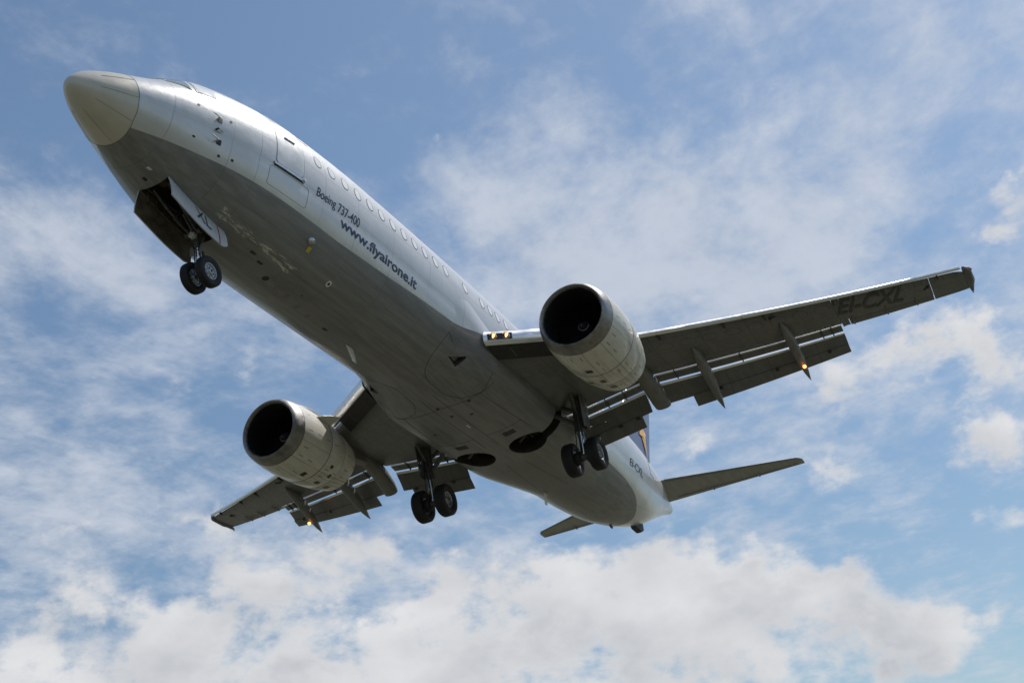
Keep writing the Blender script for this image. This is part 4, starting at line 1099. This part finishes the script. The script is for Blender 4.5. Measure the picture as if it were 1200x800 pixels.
# ------------------------------------------------------------------ fin
f = MB(); secs = []
for z, x0, x1, t in ((1.0, 26.4, 32.6, .10), (1.9, 27.9, 33.05, .26), (2.3, 28.9, 33.25, .30), (4.0, 30.5, 34.06, .26), (6.0, 32.2, 35.02, .20), (7.3, 33.3, 35.65, .15), (7.5, 33.6, 35.7, .06)):
    L = x1 - x0; ring = []
    for k in range(17):
        u = (1 - math.cos(math.pi * k / 16)) / 2; ring.append((x0 + L * u, t * (1.4845 * math.sqrt(u) - .63 * u - 1.758 * u * u + 1.4215 * u ** 3 - .5075 * u ** 4) + .004, z))
    ring += [(x, -y, zz) for x, y, zz in ring[:0:-1]]
    secs.append(ring)
f.grid(secs, 0, True, True, True); FIN = f.build('fin', MAT['fin'], PLANE, angle=50)
# the golden emblem on both sides: a tall four pointed leaf
for s in (-1, 1):
    f = MB(); cx, cz = 32.95, 3.75
    pts = [(cx + .1, cz + 1.2), (cx + .32, cz + .45), (cx + .62, cz + .40), (cx + .30, cz - .02), (cx + .10, cz - .95), (cx - .25, cz - .05), (cx - .6, cz - .05), (cx - .25, cz + .42)]
    f.add([(x, s * (.012 + .16 * max(0, (33.9 - x) / 3.4) ** .8 * 1.5), z) for x, z in pts] + [(cx, s * .14, cz)], [(8, k, (k + 1) % 8) for k in range(8)])
    f.build('fin_emblem', MAT['gold'], FIN, smooth=False)

# ------------------------------------------------------------------ nose gear
NX, NZ = 4.01, -2.97
hub = Vector((NX, 0, NZ)); top = Vector((3.80, 0, -1.55))
f = MB(); f.tube([top, top.lerp(hub, .12), top.lerp(hub, .55), top.lerp(hub, .56)], [.11, .10, .095, .08], 0, 18); f.tube([top.lerp(hub, .55), hub], .06, 1, 16)
f.tube([hub + Vector((0, -.25, 0)), hub + Vector((0, .25, 0))], .05, 0, 14)
f.lathe([(-.09, .0), (-.08, .13), (.06, .14), (.08, .0)], top.lerp(hub, .42), 'Z', 18)
NG = f.build('nose_landing_gear', [MAT['gear'], MAT['chrome']], PLANE, angle=40)
def gp(name, pts, r, m='gear'):
    f = MB(); f.tube(pts, r, 0, 12); return f.build(name, MAT[m], NG)
for s in (-1, 1):
    gp('drag_brace', [top.lerp(hub, .40) + Vector((0, s * .07, 0)), Vector((3.1, s * .17, -1.70)), Vector((2.75, s * .2, -1.45))], [.035, .035, .03])
    gp('steering_cylinder', [top.lerp(hub, .36) + Vector((-.10, s * .05, 0)), top.lerp(hub, .36) + Vector((-.12, s * .20, .02))], [.05, .06])
    gp('lock_link', [Vector((3.55, s * .10, -1.5)), Vector((3.3, s * .12, -1.9)), top.lerp(hub, .45)], .022)
    gp('hose', [Vector((3.5, s * .25, -1.35)), Vector((3.65, s * .18, -1.75)), top.lerp(hub, .6) + Vector((-.06, s * .06, 0)), hub + Vector((-.06, s * .10, .1))], .013, 'hyd')
    gp('bay_pipe', [Vector((2.58, s * .30, -1.42)), Vector((3.3, s * .31, -1.45)), Vector((4.2, s * .30, -1.5))], .018)
gp('torsion_link', [top.lerp(hub, .52) + Vector((.08, 0, 0)), top.lerp(hub, .75) + Vector((.24, 0, 0)), hub + Vector((.07, 0, .06))], [.035, .03, .03])
f = MB(); f.lathe([(-.05, 0), (-.06, .05), (-.04, .08), (.05, .085), (.06, .0)], top.lerp(hub, .40) + Vector((-.16, 0, 0)), 'X', 18); f.build('taxi_light', MAT['glass_clear'], NG)
f = MB(); f.box(top.lerp(hub, .60) + Vector((-.05, -.12, 0)), (.02, .12, .22)); f.box(top.lerp(hub, .60) + Vector((-.05, .12, 0)), (.02, .12, .22)); f.box(top.lerp(hub, .60) + Vector((-.05, 0, 0)), (.016, .13, .05)); f.build('spray_plate', MAT['fairing'], NG, smooth=False)
for d in (-.20, .20): wheel((NX, d, NZ), .345, .20, d, NG, .19)
# bay doors hanging open on both sides
for s in (-1, 1):
    f = MB(); secs = []
    for x in np.concatenate([[2.53], np.linspace(2.6, 4.05, 8), [4.14, 4.21, 4.25]]):
        zt_ = float(fus_prof(x)[1]) + .06; e = max(0, (x - 4.0) / .25); h = np.interp(x, [2.5, 4.2], [.50, .55]) - .12 * e ** 2; y0 = .375
        secs.append([(x, s * (y0 + q * .06 + o + .05 * math.sin(q * 2.2)), zt_ - h * q) for q, o in ((0, 0), (.25, 0), (.5, 0), (.75, 0), (1, 0), (1, .028), (.75, .028), (.5, .028), (.25, .028), (0, .028))])
    f.grid(secs, 0, True, True, True)
    for i_, fc in enumerate(f.f):
        if len(fc) == 4 and max(j % 10 for j in fc) <= 4: f.mi[i_] = 1  # inner faces take the dark bay colour as painted shade
    ND = f.build('gear_bay_door', [MAT['door'], MAT['bay']], NG, angle=40)
    def dp(x, q, o=.034):
        zt_ = float(fus_prof(x)[1]) + .06; h = np.interp(x, [2.5, 4.2], [.50, .55])
        return Vector((x, s * (.375 + q * .06 + o + .05 * math.sin(q * 2.2)), zt_ - h * q))
    if s < 0: lay('door_lettering', text_mesh('XL', .004), lambda u, v: dp(3.28 + .46 * u, .70 - .56 * v), MAT['black'], NG, 4)
    f = MB(); f.grid([[dp(3.985, q), dp(4.015, q)] for q in np.linspace(.02, .98, 8)]); f.build('door_stripe', MAT['red'], NG, fixn=False)
# ribs and boxes inside the bay
f = MB()
for x in (2.75, 3.0, 3.25, 3.5, 3.75, 4.0):
    f.box((x, -.335, -1.4), (.03, .05, .6)); f.box((x, .335, -1.4), (.03, .05, .6)); f.box((x, 0, -1.03), (.03, .7, .06))
f.box((2.9, .1, -1.12), (.3, .25, .18)); f.box((3.5, -.15, -1.15), (.25, .2, .22))
f.build('bay_fittings', MAT['bay'], NG, smooth=False)
